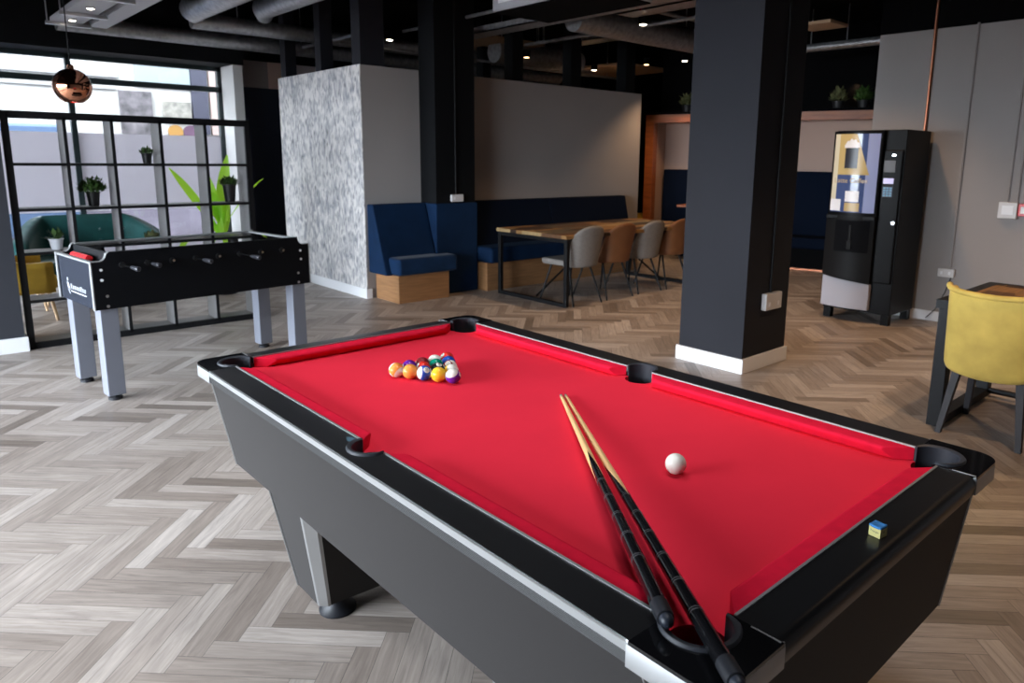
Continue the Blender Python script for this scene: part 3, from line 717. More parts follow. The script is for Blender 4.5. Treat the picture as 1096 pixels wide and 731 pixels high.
rim = MB().path([ (lambda p: (p[0],p[1]+.0,p[2]))(yshell(.04+.92*k/24,1.0)) for k in range(25)], .017, 8); rim.build('piped_rim', M['yellow'], yc, smooth=True)
MB().box(-.215,.215,-.20,.25,.36,.47).build('seat', M['yellow'], yc, bevel=.03, seg=3)
M['grey_leg'] = mat('dark_grey_wood_leg', (0.035,0.032,0.035), 0.5, spec=0.2)
for sx in (-1,1):
    MB().hull([(sx*.20-.014,-.245,0),(sx*.20+.014,-.245,0),(sx*.20+.014,-.21,0),(sx*.20-.014,-.21,0)],[(sx*.155-.02,-.19,.37),(sx*.155+.02,-.19,.37),(sx*.155+.02,-.14,.37),(sx*.155-.02,-.14,.37)]).build('leg', M['grey_leg'], yc)
    MB().hull([(sx*.20-.014,.22,0),(sx*.20+.014,.22,0),(sx*.20+.014,.25,0),(sx*.20-.014,.25,0)],[(sx*.16-.02,.13,.37),(sx*.16+.02,.13,.37),(sx*.16+.02,.18,.37),(sx*.16-.02,.18,.37)]).build('leg', M['grey_leg'], yc)

# ================================================================== VENDING MACHINE
vm = empty('vending_machine', 'tall black coffee vending machine against the grey right wall', 'vending machine', (5.48,1.45,0))
# local: x into the wall, y to the left (world +y)
def vbox(mb, y0,y1,z0,z1,x0,x1): return mb.box(x0, x1, y0-1.45, y1-1.45, z0, z1)
vbox(MB(),1.125,1.775,.10,1.81,.05,.60).build('cabinet', M['vend_black'], vm, bevel=.006)
def bow(y, amt=.05): 
    u = (y-1.545)/.225; return -amt*(1-u*u)
def bowed(y0,y1,z0f,z1f,xb,amt,n=14):
    mb = MB(); vs=[]; 
    for k in range(n+1):
        y = y0+(y1-y0)*k/n; xf = bow(y,amt)
        vs += [(xf,y-1.45,z0f(y)),(xf,y-1.45,z1f(y)),(xb,y-1.45,z1f(y)),(xb,y-1.45,z0f(y))]
    fs=[(0,1,2,3)]
    for k in range(n):
        i=4*k; fs += [(i+a,i+(a+1)%4,i+4+(a+1)%4,i+4+a) for a in range(4)]
    fs.append(tuple(4*n+a for a in (3,2,1,0))); return mb.add(vs,fs)
bowed(1.315,1.775,lambda y:1.02,lambda y:1.80,.05,.05).build('poster_frame', M['vend_black'], vm, smooth=True)
def poster_mat():
    m, nt, b = new_mat('coffee_poster_print'); b.inputs['Roughness'].default_value = .12
    b.inputs['Base Color'].default_value = (0.030,0.045,0.11,1)
    b.inputs['Emission Color'].default_value = (0.10,0.14,0.32,1); b.inputs['Emission Strength'].default_value = .35
    return m
M['poster'] = poster_mat()
def glow(name, c, s): return mat(name, c, .3, emit=c, estr=s)
M['p_tan'] = glow('poster_tan', (0.50,0.36,0.14), .3); M['p_white'] = glow('poster_white', (0.75,0.72,0.72), .3); M['p_cup'] = glow('poster_cup', (0.02,0.02,0.03), 0); M['p_gold'] = glow('poster_gold', (0.45,0.30,0.10), .3)
M['p_pale'] = glow('poster_pale_blue', (0.30,0.34,0.55), .3); M['p_reflection'] = glow('poster_reflection', (0.62,0.55,0.40), .3)
po = bowed(1.335,1.755,lambda y:1.05,lambda y:1.775,.04,.056).build('poster', M['poster'], vm, smooth=True)
def prow(y0,y1,z0,z1,m,name,lift):
    mb = MB(); n=6
    vs=[]; 
    for k in range(n+1):
        y=y0+(y1-y0)*k/n; vs += [(bow(y,.056)-lift,y-1.45,z0),(bow(y,.056)-lift,y-1.45,z1)]
    mb.add(vs,[(2*k,2*k+1,2*k+3,2*k+2) for k in range(n)]); return mb.build(name,m,po)
prow(1.335,1.43,1.05,1.775,M['p_pale'],'pale_stripe',.001)
prow(1.70,1.755,1.08,1.775,M['p_reflection'],'reflection_stripe',.001)  # cream strip paints a reflection along the poster's left edge
def pstrip(y0,y1,lo,hi,m,name,lift,n=14):
    mb = MB(); vs = []
    for k in range(n+1):
        y = y0+(y1-y0)*k/n; x = bow(y,.056)-lift; vs += [(x,y-1.45,lo(y)),(x,y-1.45,hi(y))]
    mb.add(vs,[(2*k,2*k+1,2*k+3,2*k+2) for k in range(n)]); return mb.build(name,m,po)
pstrip(1.40,1.70,lambda y:1.40,lambda y:1.775 if y > 1.53 else max(1.402,1.775-(1.53-y)/.13*.375),M['p_tan'],'tan_print',.002)
pstrip(1.508,1.632,lambda y:1.46,lambda y:1.65,M['p_cup'],'cup_print',.004)
pstrip(1.495,1.645,lambda y:1.648,lambda y:1.665+.062*math.cos((y-1.57)/.075*1.35)+.008*math.sin(y*160),M['p_white'],'foam_print',.0045)
prow(1.47,1.60,1.15,1.25,M['p_white'],'photo_print',.003); prow(1.64,1.755,1.06,1.17,M['p_white'],'photo_print',.003)
prow(1.46,1.60,1.06,1.14,M['p_gold'],'gold_print',.003)
# writing on the poster: read from the -x side, so text x runs towards -y
text_obj('poster_text', 'Latte Coffee', .062, M['p_gold'], po, frame_mtx((bow(1.55,.056)-.004,1.555-1.45,1.345),(0,-1,0),(0,0,1)))
bowed(1.32,1.79,lambda y:.43 - .055*(1-((y-1.545)/.24)) *0 -.05*(1-(y-1.31)/.48),lambda y:1.02,.05,.05).build('door', M['vend_dark'], vm, smooth=True)
mb = bowed(1.355,1.675,lambda y:.675,lambda y:.975,.045,.053); mb.build('dispensing_bay', M['pocket'], vm)  # raised dark face painted in place of the bay's shaded recess
MB().box(-.058,-.03,.06,.085,.78,.93).box(-.062,-.035,.05,.095,.70,.78).build('spout', M['vend_dark'], vm, bevel=.004)
bowed(1.318,1.775,lambda y:.13,lambda y:.425 -.05*(1-(y-1.31)/.48),.055,.035).build('kick_panel', M['vend_white'], vm, smooth=True)
vbox(MB(),1.14,1.31,.40,1.63,.03,.06).build('control_column', M['vend_black'], vm, bevel=.01)
vbox(MB(),1.195,1.295,1.43,1.535,.022,.035).build('coin_panel', mat('grey_coin_panel',(0.10,0.10,0.11),.4), vm)
vbox(MB(),1.20,1.29,1.325,1.375,.022,.035).build('display', glow('lilac_display',(0.42,0.38,0.62),.7), vm)
kp = vbox(MB(),1.20,1.29,1.205,1.30,.024,.034).build('keypad', mat('dark_keypad',(0.01,0.03,0.06),.4), vm)
for i in range(3):
    for j in range(4): vbox(MB(),1.207+i*.028,1.227+i*.028,1.212+j*.022,1.227+j*.022,.020,.026).build('key', glow('blue_key',(0.02,0.16,0.30),.3), kp)
vbox(MB(),1.20,1.23,1.575,1.59,.022,.035).build('coin_slot', M['chrome'], vm)
MB().tube((.03,-.29,.97),(.0,-.29,.97),.018,n=12).build('lock', M['chrome'], vm)
vbox(MB(),1.31,1.775,.985,1.02,-.035,.05).build('latch_bar', M['vend_black'], vm, bevel=.004)
for y,x in ((1.73,.09),(1.17,.09),(1.73,.55),(1.17,.55)):
    vbox(MB(),y-.035,y+.035,0,.10,x-.035,x+.035).build('foot', M['vend_black'], vm)

# ================================================================== WALL FITTINGS
def wall_box(name, label, x0,x1,y0,y1,z0,z1, group=None, cat='socket'):
    t = empty(name, label, cat, ((x0+x1)/2,(y0+y1)/2,z0), 0, group); child(MB().box(x0,x1,y0,y1,z0,z1), 'plate', M['socket'], t, bevel=.006); return t
t = wall_box('wall_socket','white double socket on the dark side of the right column',3.34,3.56,1.148,1.19,.44,.565,'white sockets')
child(MB().box(3.38,3.40,1.145,1.149,.47,.50).box(3.50,3.52,1.145,1.149,.47,.50), 'switch', M['white_paint'], t)
child(MB().tube((3.45,1.185,.565),(3.45,1.185,3.3),.011,n=8), 'conduit', M['metal_black'], t)
t = wall_box('wall_socket','white socket box on the middle black column above its padding',3.375,3.535,5.085,5.12,1.035,1.115,'white sockets')
child(MB().box(3.40,3.42,5.082,5.087,1.06,1.09), 'switch', M['white_paint'], t); child(MB().tube((3.45,5.112,1.115),(3.45,5.112,3.3),.010,n=8), 'conduit', M['metal_black'], t)
t = wall_box('wall_socket','white double socket low on the grey right wall',6.115,6.156,.80,.945,.445,.525,'white sockets')
child(MB().box(6.112,6.117,.83,.85,.47,.50).box(6.112,6.117,.90,.92,.47,.50), 'switch', M['white_paint'], t)
child(MB().tube((6.148,.85,.525),(6.148,.85,2.76),.012,n=8), 'conduit', M['grey_paint'], t)
child(MB().path([(6.14,.83,.445),(6.12,.86,.30),(6.11,.93,.12),(6.10,1.0,.03)],.004,6), 'flex', M['metal_black'], t)
t = wall_box('alarm_box','white control box high on the grey right wall',6.10,6.156,.352,.50,1.035,1.18,None,'alarm box')
child(MB().box(6.096,6.101,.38,.47,1.07,1.15), 'cover', M['white_paint'], t)
for y in (.37,.445): child(MB().tube((6.148,y,1.18),(6.148,y,3.3),.010,n=8), 'conduit', M['grey_paint'], t)
t = empty('fire_call_point','red fire alarm call point beside the white control box','call point',(6.13,.29,1.06)); 
child(MB().box(6.105,6.160,.22,.345,1.06,1.17), 'housing', M['red_plastic'], t, bevel=.006); child(MB().box(6.102,6.106,.25,.325,1.085,1.145), 'glass_panel', M['white_paint'], t)
o = MB().tube((6.14,1.21,1.80),(6.14,1.21,ZC),.014,n=10).build('copper_pipe', M['copper'], None, smooth=True); tag(o,'copper pipe rising up the grey wall above the vending machine','pipe')

# plants along the recess ledge
def ledge_plant(label, s, lm, seed, sz):
    p = bo(s,.14,2.236)
    return pot_plant(label, p, .085,.10,.095,.12,260,sz*.5,M['pot_black'],lm,seed,'plants on the booth frame ledge')
ledge_plant('dry olive plant on the booth ledge left of the right column', 1.96, M['leaf_dry'], 21, .17)
ledge_plant('dry pale plant on the booth ledge above the vending machine', -.18, M['leaf_dry'], 22, .17)
ledge_plant('dark green plant on the booth ledge nearest the grey right wall', -.50, M['leaf'], 23, .20)

# ================================================================== FOOSBALL TABLE
fa = math.radians(6)
ft = empty('foosball_table','black foosball table with silver square legs left of the pool table','foosball table',(-.449,3.39,0),fa)
FL, FW, ZB, ZT = 1.425, .68, .588, .934
def side_poly():
    pts = [(0,ZB),(FL,ZB),(FL,.880)]
    pts += [(FL-.085+.085*math.cos(t), ZT-.055+.0*t - (.0)) if False else (FL-.045-.04*math.sin(t)*1.0, .880+.055*(1-math.cos(t))) for t in [k*PI/2/6 for k in range(7)]]
    pts += [(FL-.095,ZT)]
    pts += [(.10,ZT)] + [(.085-.04*(1-math.cos(t)) , ZT-.055*math.sin(t)) for t in [k*PI/2/6 for k in range(1,7)]] + [(0,.879)]
    return pts
for y0,y1 in ((0,.028),(FW-.028,FW)):
    pn = MB().extr(side_poly(), lambda a,b,t: (a,t,b), y0, y1).build('side_panel', M['foos_panel'], ft)
    # aluminium edging at both ends, following the scoop
    e_ = MB()
    e2_ = MB(); e_.box(-.006,.0,y0-.002,y1+.002,ZB-.002,.883); e2_.box(FL,FL+.006,y0-.002,y1+.002,ZB-.002,.883)
    sp = side_poly()
    up = [p for p in sp if p[1] > .8785]
    for (a,b),(c,d) in zip(up[:-1], up[1:]):
        if abs(a-c) > .5: continue
        (e_ if a < .5 else e2_).hull([(a,y0-.001,b),(c,y0-.001,d),(c,y1+.001,d),(a,y1+.001,b)],[(a,y0-.001,b+.004),(c,y0-.001,d+.004),(c,y1+.001,d+.004),(a,y1+.001,b+.004)])
    e_.build('edge_trim', M['alu'], pn); e2_.build('edge_trim', M['alu'], pn)
    yy = -.003 if y0 == 0 else FW+.003
    for bx_, bz in ((.048,.83),(.047,.768),(.068,.668),(.068,.606),(FL-.065,.836),(FL-.063,.773),(FL-.09,.672),(FL-.09,.604)):
        white_glint = bz > .75  # upper bolts coloured white in place of their bright glint
        MB().tube((bx_,yy,bz),(bx_,yy+(.004 if y0==0 else -.004),bz),.009,n=10).build('bolt', M['white_paint'] if white_glint else M['steel'], pn)
ep = MB().box(0.004,.022,.028,FW-.028,ZB,.872).build('end_panel', mat('navy_black_end_panel',(0.020,0.024,0.036),.25), ft)
MB().box(-.002,.024,.028,FW-.028,.868,.880).build('end_trim', M['alu'], ep)
MB().box(FL-.022,FL-.004,.028,FW-.028,ZB,.872).build('end_panel', M['foos_panel'], ft)
MB().box(.095,.112,.028,FW-.028,.70,ZT-.004).build('end_board', M['foos_panel'], ft)
MB().box(FL-.112,FL-.095,.028,FW-.028,.70,ZT-.004).build('end_board', M['foos_panel'], ft)
MB().box(.022,.095,.028,FW-.028,.845,.855).build('ball_ledge', M['foos_panel'], ft)
MB().box(.112,FL-.112,.028,FW-.028,.755,.775).build('playfield', M['foos_field'], ft)
gl = MB().box(.112,FL-.112,.028,FW-.028,.922,.930).build('glass_top', M['foos_glass'], ft)
MB().box(.10,FL-.10,FW-.06,FW-.028,.930,.936).box(FL-.14,FL-.10,.028,FW-.028,.930,.936).build('glass_trim', M['alu'], gl)
# two red goal-score rollers on the near ledge
for y0 in (.215,.365):
    sc = MB()
    for k in range(5): sc.tube((.055,y0+k*.029,.877),(.055,y0+k*.029+.027,.877),.021 if k%2==0 else .0205,n=16)
    sc.build('score_roller', M['red_plastic'], ft, smooth=True)
# printed logo on the end panel: small figure, slanted lettering strokes, underline (seen from -x: right is -y)
lg = MB(); xo = .0025
def lq(pts): lg.add([(xo,y,z) for y,z in pts], [tuple(range(len(pts)))])
lq([(.51,.735),(.49,.735),(.485,.715),(.505,.71)]); lq([(.515,.705),(.485,.705),(.48,.675),(.50,.66),(.51,.68)]); lq([(.505,.66),(.49,.66),(.465,.635),(.475,.63)]); lq([(.48,.695),(.46,.66),(.47,.655),(.49,.69)])
for k in range(8):
    y = .45-k*.037; h = .034 if k in (0,5) else .026
    lq([(y,.668),(y-.010,.668),(y-.016,.668+h),(y-.006,.668+h)]); lq([(y-.014,.668),(y-.024,.668),(y-.030,.668+h),(y-.020,.668+h)])
    lq([(y,.668),(y-.024,.668),(y-.025,.675),(y-.001,.675)])
lq([(.445,.650),(.155,.650),(.155,.657),(.445,.657)])
lg.build('logo_print', M['white_ink'], ep)
# rods with handles: near side pushes in or out at different depths
RX = [.167,.313,.461,.607,.757,.907,1.057,1.215]
mine = {0:.13,1:.13,3:.13,5:.13}
for k, x in enumerate(RX):
    zr = .851; out = {0:.15,1:.075,2:.025,3:.12,4:.025,5:.16,6:.025,7:.025}[k]
    rd = MB().tube((x,-out,zr),(x,FW+.16-out*.6,zr),.008,n=10).build('rod', M['chrome'], ft, smooth=True)
    MB().tube((x,-.006,zr),(x,.0,zr),.017,.019,n=14).build('bushing', M['vend_dark'], rd, smooth=True)
    if k in mine:
        h = MB().path([(x,-out+.0,zr),(x,-out-.02,zr),(x,-out-.06,zr),(x,-out-.105,zr),(x,-out-.115,zr)], [.009,.011,.0135,.0155,.012], 14)
        h.build('handle', mat('dark_ridged_handle',(0.03,0.03,0.036),.35), rd, smooth=True)
    # players on the rod
    pl = MB()
    for j in range(3):
        y = FW*(.25+.25*j); pl.box(x-.012,x+.012,y-.012,y+.012,.79,.885)
    pl.build('players', M['red_plastic'] if k%2 else M['white_ink'], rd)
for lx in (.028,FL-.13):
    for ly in (.025,FW-.125):
        lgm = MB().box(lx,lx+.1,ly,ly+.1,.035,ZB).build('leg', M['silver_paint'], ft, bevel=.004)
        MB().lathe([(.04,0),(.04,.018),(.015,.02),(.015,.036)],16,(lx+.05,ly+.05,0)).build('foot', M['rubber'], lgm, smooth=True)
MB().box(.03,FL-.03,.03,FW-.03,ZB-.004,ZB+.012).build('underside', M['foos_panel'], ft)

# ================================================================== POOL TABLE
HX, HY = .5977, 1.065            # half width, half length
ZBED, ZR = .775, .81
RW = .0885                       # rail width
IX, IY = HX-RW, HY-.086          # cloth-side edge of rails
pt = empty('pool_table','black pool table with bright red cloth in the foreground','pool table',(0,0,0))
CPX, CPY = .487, .956            # corner pocket centre
MPX = .512                       # middle pocket centre
MPY = -.008
RC, RM = .052, .050
# cabinet: tapered body with triangular corner facets, open on top
top = [(-.587,-.925),(-.455,-1.052),(.455,-1.052),(.587,-.925),(.587,.925),(.455,1.052),(-.455,1.052),(-.587,.925)]
bot = [(-.5005,-.995),(-.495,-1.000),(.495,-1.000),(.5005,-.995),(.5005,.995),(.495,1.000),(-.495,1.000),(-.5005,.995)]
cb = MB(); n8 = 8
cb.add([(x,y,.427) for x,y in bot]+[(x,y,.772) for x,y in top], [tuple(range(7,-1,-1))]+[(i,(i+1)%8,8+(i+1)%8,8+i) for i in range(8)])
cab = cb.build('cabinet', M['cabinet'], pt)
ct = MB()
for i in (0,1,2,3,4,5,6,7):
    a = Vector((*bot[i],.427)); b_ = Vector((*top[i],.772)); MB().tube(a, b_, .0035, n=6).build('corner_trim', M['alu'], cab)
# sides: bright trim strip and ribbed strip along both long sides
for sx in (-1,1):
    st = MB()
    st.extr([(sx*(HX-.006),.791),(sx*HX,.792),(sx*HX,.8065),(sx*(HX-.006),.8085)], lambda a,b,t: (a,t,b), -.907,.907)
    st.build('side_trim', M['alu'], pt)
    rb = MB()
    for k in range(6):
        z = .771+k*.0034; rb.tube((sx*(HX-.004),-.907,z),(sx*(HX-.004),.907,z),.0024,n=6)
    rb.box(min(sx*.586,sx*(HX-.005)),max(sx*.586,sx*(HX-.005)),-.907,.907,.768,.792)
    rb.build('ribbed_strip', M['ribbed'], pt)
# bed cloth with pocket notches
bed = MB().box(-IX-.012,IX+.012,-IY-.012,IY+.012,.72,ZBED).build('bed_cloth', M['felt'], pt)
cs = []
for sx in (-1,1):
    for sy_ in (-1,1): cs.append(MB().tube((sx*CPX,sy_*CPY,.6),(sx*CPX,sy_*CPY,1.0),RC,n=40).build('c',None))
    cs.append(MB().tube((sx*MPX,MPY,.6),(sx*MPX,MPY,1.0),RM,n=40).build('c',None))
cut(bed, cs)
# rails
def cyl(x,y,r): return MB().tube((x,y,.6),(x,y,1.0),r,n=40).build('c',None)
for sx in (-1,1):
    r_ = MB().box(min(sx*IX,sx*(HX-.004)),max(sx*IX,sx*(HX-.004)),-.9075,.9075,ZBED,ZR).build('rail', M['rail'], pt)
    cut(r_, [cyl(sx*MPX,MPY,RM+.008)])
for sy_ in (-1,1):
    r_ = MB()
    y_in, y_out = sy_*IY, sy_*HY
    prof = [(y_in,ZBED),(y_in,ZR)] + [(y_out - sy_*(.022-.022*math.sin(t)), ZR-.022+.022*math.cos(t)) for t in [k*PI/2/6 for k in range(7)]] + [(y_out-sy_*.003,.770),(y_out-sy_*.02,.766),(y_out-sy_*.02,ZBED)]
    r_.extr(prof, lambda a,b,t: (t,a,b), -.4275,.4275)
    r_.build('rail', M['rail'], pt, smooth=True, ang=.5)
# corner caps
def cap_poly(sx, sy_):
    o = [(.9075,IX)]
    pts = [(IX-.012,.9075),(HX,.9075)] + arc(HX-.05,HY-.05,.05,0,PI/2,8) + [(.4275,HY),(.4275,IY-.012),(IX-.012,IY-.012)]
    return [(sx*x, sy_*y) for x,y in pts]
for sx in (-1,1):
    for sy_ in (-1,1):
        c_ = MB().prism(cap_poly(sx,sy_), .792, ZR+.001).build('corner_cap', M['cap'], pt)
        cut(c_, [cyl(sx*CPX,sy_*CPY,RC+.008)])
        sk = MB(); ol = [(HX+.001,.905)] + arc(HX-.05,HY-.05,.051,0,PI/2,8) + [(.4255,HY+.001)]
        il = [(HX-.008,.905)] + arc(HX-.05,HY-.05,.042,0,PI/2,8) + [(.4255,HY-.008)]
        vs=[]; 
        for (a,b),(c,d) in zip(ol,il): vs += [(sx*a,sy_*b,.768),(sx*a,sy_*b,.802),(sx*(a-.005 if False else a)*.9945,sy_*b*.9968,ZR+.0005),(sx*c,sy_*d,ZR-.002),(sx*c,sy_*d,.768)]
        fs=[]; 
        for k in range(len(ol)-1): fs += [(5*k+a,5*k+(a+1)%5,5*k+5+(a+1)%5,5*k+5+a) for a in range(5)]
        fs += [(4,3,2,1,0), tuple(5*(len(ol)-1)+a for a in range(5))]
        sk.add(vs,fs).build('cap_edge', M['alu'], c_, smooth=True)
# bright inner trim between rail and cushion
it = []
for sx in (-1,1):
    for y0,y1 in ((-.905,MPY-.054),(MPY+.054,.905)):
        MB().box(min(sx*(IX-.002),sx*(IX+.0035)),max(sx*(IX-.002),sx*(IX+.0035)),y0,y1,.79,ZR+.0022).build('inner_trim', M['alu'], pt)
for sy_ in (-1,1):
    MB().box(-.425,.425,min(sy_*(IY-.002),sy_*(IY+.0035)),max(sy_*(IY-.002),sy_*(IY+.0035)),.79,ZR+.0022).build('inner_trim', M['alu'], pt)
# seam trims between rails and caps
for sx in (-1,1):
    for sy_ in (-1,1):
        MB().box(min(sx*(CPX-.055),sx*(CPX-.058)),max(sx*(CPX-.055),sx*(CPX-.058)),min(sy_*(CPY+.055),sy_*(HY-.004)),max(sy_*(CPY+.055),sy_*(HY-.004)),.80,ZR+.0018).build('seam_trim', M['alu'], pt)
# cushions
CP = [(0,.034),(.036,.033),(.046,.029),(.048,.024),(.045,.018),(.030,0),(0,0)]      # (towards table, height)
def cushion(f, a0, a1, s0, s1, n=5):     # f(t along, inward, z); ends flared by s0, s1 and rounded
    mb = MB(); secs = []
    def sec(frac_in, t): pass
    def end(t, s):
        out = []
        for d,h in CP: out.append((t + s*(d/.048)**1.3, d, ZBED+h))
        return out
    A_ = end(a0, s0); B_ = end(a1, s1)
    vs = [f(*p) for p in A_]+[f(*p) for p in B_]; k = len(CP)
    mb.add(vs, [tuple(range(k-1,-1,-1)), tuple(range(k,2*k))]+[(i,(i+1)%k,k+(i+1)%k,k+i) for i in range(k)])
    return mb
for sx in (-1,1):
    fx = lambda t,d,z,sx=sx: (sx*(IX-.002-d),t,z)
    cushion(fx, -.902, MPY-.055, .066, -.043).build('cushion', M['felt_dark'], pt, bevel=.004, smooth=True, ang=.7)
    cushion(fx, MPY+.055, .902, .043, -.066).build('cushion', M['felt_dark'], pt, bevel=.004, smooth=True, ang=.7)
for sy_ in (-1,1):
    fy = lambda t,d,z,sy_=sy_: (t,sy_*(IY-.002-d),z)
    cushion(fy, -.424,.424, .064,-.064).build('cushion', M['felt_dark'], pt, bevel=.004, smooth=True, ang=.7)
# pocket liners: rubber arcs plus a dark cup
def liner(cx, cy, r, a0, a1, zt):
    n = 28; mb = MB(); vs = []
    for k in range(n+1):
        t = a0+(a1-a0)*k/n; c, s_ = math.cos(t), math.sin(t)
        taper = min(1, k/3, (n-k)/3)*.6+.4
        ro = r+.0125*taper
        for rr, z in ((r-.001,.72),(r-.001,zt-.003),(r+.003,zt),(ro-.003,zt),(ro,zt-.004),(ro,.72)):
            vs.append((cx+rr*c, cy+rr*s_, z))
    fs = []
    for k in range(n): fs += [(6*k+a,6*k+(a+1)%6,6*k+6+(a+1)%6,6*k+6+a) for a in range(6)]
    fs += [(5,4,3,2,1,0), tuple(6*n+a for a in range(6))]
    return mb.add(vs,fs)
D2 = PI/180
def pocket(cx, cy, r, mid, half):
    l = liner(cx,cy,r,mid-half,mid+half,ZR+.0065).build('pocket_liner', M['liner'], pt, smooth=True, ang=.8)
    cup = MB(); cup.lathe([(.001,.712),(r+.001,.712),(r+.001,.7195),(.001,.7195)],32,(cx,cy,0)); cup.build('pocket_cup', M['pocket'], l)
for sx in (-1,1):
    for sy_ in (-1,1): pocket(sx*CPX, sy_*CPY, RC, math.atan2(sy_,sx), 118*D2)
    pocket(sx*MPX, MPY, RM, 0 if sx > 0 else PI, 92*D2)
# chalk smudge on the near long rail
sm = MB().add([(-.535,.035,ZR+.0006),(-.523,.044,ZR+.0006),(-.517,.072,ZR+.0006),(-.530,.090,ZR+.0006),(-.541,.065,ZR+.0006)],[(0,1,2,3,4)]).build('chalk_smudge', mat('faint_blue_chalk_dust',(0.045,0.10,0.14),.9), pt)
# legs
for sx in (-1,1):
    for sy_ in (-1,1):
        P_ = lambda x,y,z: (sx*x, sy_*y, z)
        tq = [P_(.498,.705,.43),P_(.498,.468,.43),P_(.466,.436,.43),P_(.20,.436,.43),P_(.20,.705,.43)]
        bq = [P_(.422,.702,.055),P_(.422,.545,.055),P_(.400,.523,.055),P_(.215,.512,.055),P_(.215,.702,.055)]
        lg = MB().hull(bq, tq).build('leg', M['cabinet'], pt)
        # polished strip over the inner outer corner
        tr_ = MB(); a = [P_(.5005,.474,.43),P_(.4995,.462,.43),P_(.470,.433,.43),P_(.458,.4325,.43)]; b = [P_(.4245,.551,.056),P_(.4235,.540,.056),P_(.402,.519,.056),P_(.392,.5185,.056)]
        tr_.add(b+a, [(0,1,5,4),(1,2,6,5),(2,3,7,6)]).build('leg_trim', M['alu'], lg, smooth=True)
        e2 = MB().tube(P_(.500,.706,.43),P_(.4235,.703,.056),.003,n=6).build('edge_trim', M['alu'], lg)
        ft_ = MB().lathe([(.062,0),(.062,.006),(.055,.012),(.040,.030),(.036,.056)],24,(sx*.345,sy_*.57,0)).build('foot', M['rubber'], lg, smooth=True)

# ================================================================== BALLS
BR = .0254
BALLC = {1:(0.85,0.48,0.03),2:(0.015,0.07,0.38),3:(0.70,0.03,0.02),4:(0.13,0.015,0.28),5:(0.86,0.30,0.06),6:(0.0,0.22,0.13),7:(0.22,0.015,0.02),8:(0.010,0.010,0.012)}
def ball_mesh(num):
    c = BALLC[num if num < 9 else num-8]; nm = {1:'yellow',2:'blue',3:'red',4:'purple',5:'orange',6:'green',7:'maroon',8:'black'}[num if num < 9 else num-8]
    me = bpy.data.meshes.new('ball'); bm = bmesh.new(); bmesh.ops.create_uvsphere(bm, u_segments=40, v_segments=28, radius=BR); bm.to_mesh(me); bm.free()
    cm = bpy.data.materials.get('ball_'+nm) or mat('ball_'+nm, c, .12, spec=.35)
    me.materials.append(cm); me.materials.append(M['ball_white'])
    for p in me.polygons:
        p.use_smooth = True
        if num > 8 and abs(p.center.z) > BR*.52: p.material_index = 1
    return me, nm
def ball(num, loc, rot, label):
    me, nm = ball_mesh(num); o = bpy.data.objects.new('pool_ball', me); COL.objects.link(o); o.location = loc; o.rotation_euler = rot
    tag(o, label, 'pool ball', 'racked pool balls')
    for s in (1,-1):
        prof = [(BR*1.004*math.sin(t), s*BR*1.004*math.cos(t)) for t in [k*.42/5+.0001 for k in range(6)]]
        mb = MB().lathe(prof, 20, cap0=False, cap1=False); mb.v = [(z,y,x) for x,y,z in mb.v]
        sp = mb.build('number_spot', M['ball_white'], o, smooth=True)
        text_obj('numeral', str(num), BR*.55, M['ink'], sp, frame_mtx((s*BR*1.006,0,0),(0,s,0),(0,0,1)), depth=.0002)
    return o
rw = Vector((.863,.505)); ru = Vector((.505,-.863)); rc0 = Vector((-.0535,.455)); SPc = .0525
Rv, Uv, Fv = R_, -D_, -F_
def orient(z=None, x=None):          # pole or number-spot direction as (right, up, towards the room's open side)
    V = lambda t: (Rv*t[0]+Uv*t[1]+Fv*t[2]).normalized()
    if z is not None:
        Z = V(z); X = V(x if x else (.3,.2,-.9)); X = (X - Z*X.dot(Z)).normalized(); Y = Z.cross(X)
    else:
        X = V(x); Z = Vector((.2,.3,.9)); Z = (Z - X*Z.dot(X)).normalized(); Y = Z.cross(X)
    return Matrix((X,Y,Z)).transposed().to_euler()
rack = [[(13,orient((.75,-.55,.35),(.3,.9,-.5)),'orange striped ball at the left end of the front row'),(5,orient(x=(1,-.15,-.05)),'plain orange ball second from left in the front row'),(10,orient((-.85,.1,.42),(.45,.5,.75)),'blue striped ball in the middle of the front row'),(1,orient(x=(1,-.1,.05)),'plain yellow ball fourth from left in the front row'),(12,orient((-.25,.80,.62),(1,.2,0)),'white topped purple striped ball at the right end of the front row')],
 [(4,orient(x=(-.85,.1,.4)),'plain purple ball behind the orange balls'),(11,orient((.1,-.5,.8)),'red striped ball behind the blue striped ball'),(8,orient(x=(.3,.8,.4)),'black ball just behind the plain yellow ball'),(9,orient((.4,.6,.6)),'white topped yellow striped ball behind the front right ball')],
 [(7,orient(x=(1,-.2,-.2)),'dark maroon ball at the left of the third row'),(6,orient(x=(-.6,.5,-.8)),'plain green ball at the centre of the rack'),(15,orient((.7,.5,-.2),(-.2,.55,.75)),'maroon striped ball with its number facing out on the right side')],
 [(14,orient((.0,.85,.45)),'green striped ball with white top near the back of the rack'),(2,orient(x=(-.9,.0,.3)),'plain blue ball just in front of the apex ball')],
 [(3,orient(x=(-.65,.6,.45)),'plain red ball at the far apex of the rack')]]
for r, row in enumerate(rack):
    for i, (num, rot, lab) in enumerate(row):
        p = rc0 + rw*(SPc*.866*r) + ru*(SPc*(i-(len(row)-1)/2))
        ball(num, (p.x,p.y,ZBED+BR+.0006), rot, lab)
me = bpy.data.meshes.new('cue_ball'); bm = bmesh.new(); bmesh.ops.create_uvsphere(bm, u_segments=48, v_segments=32, radius=.0250); bm.to_mesh(me); bm.free()
me.materials.append(M['ball_white'])
for p in me.polygons: p.use_smooth = True
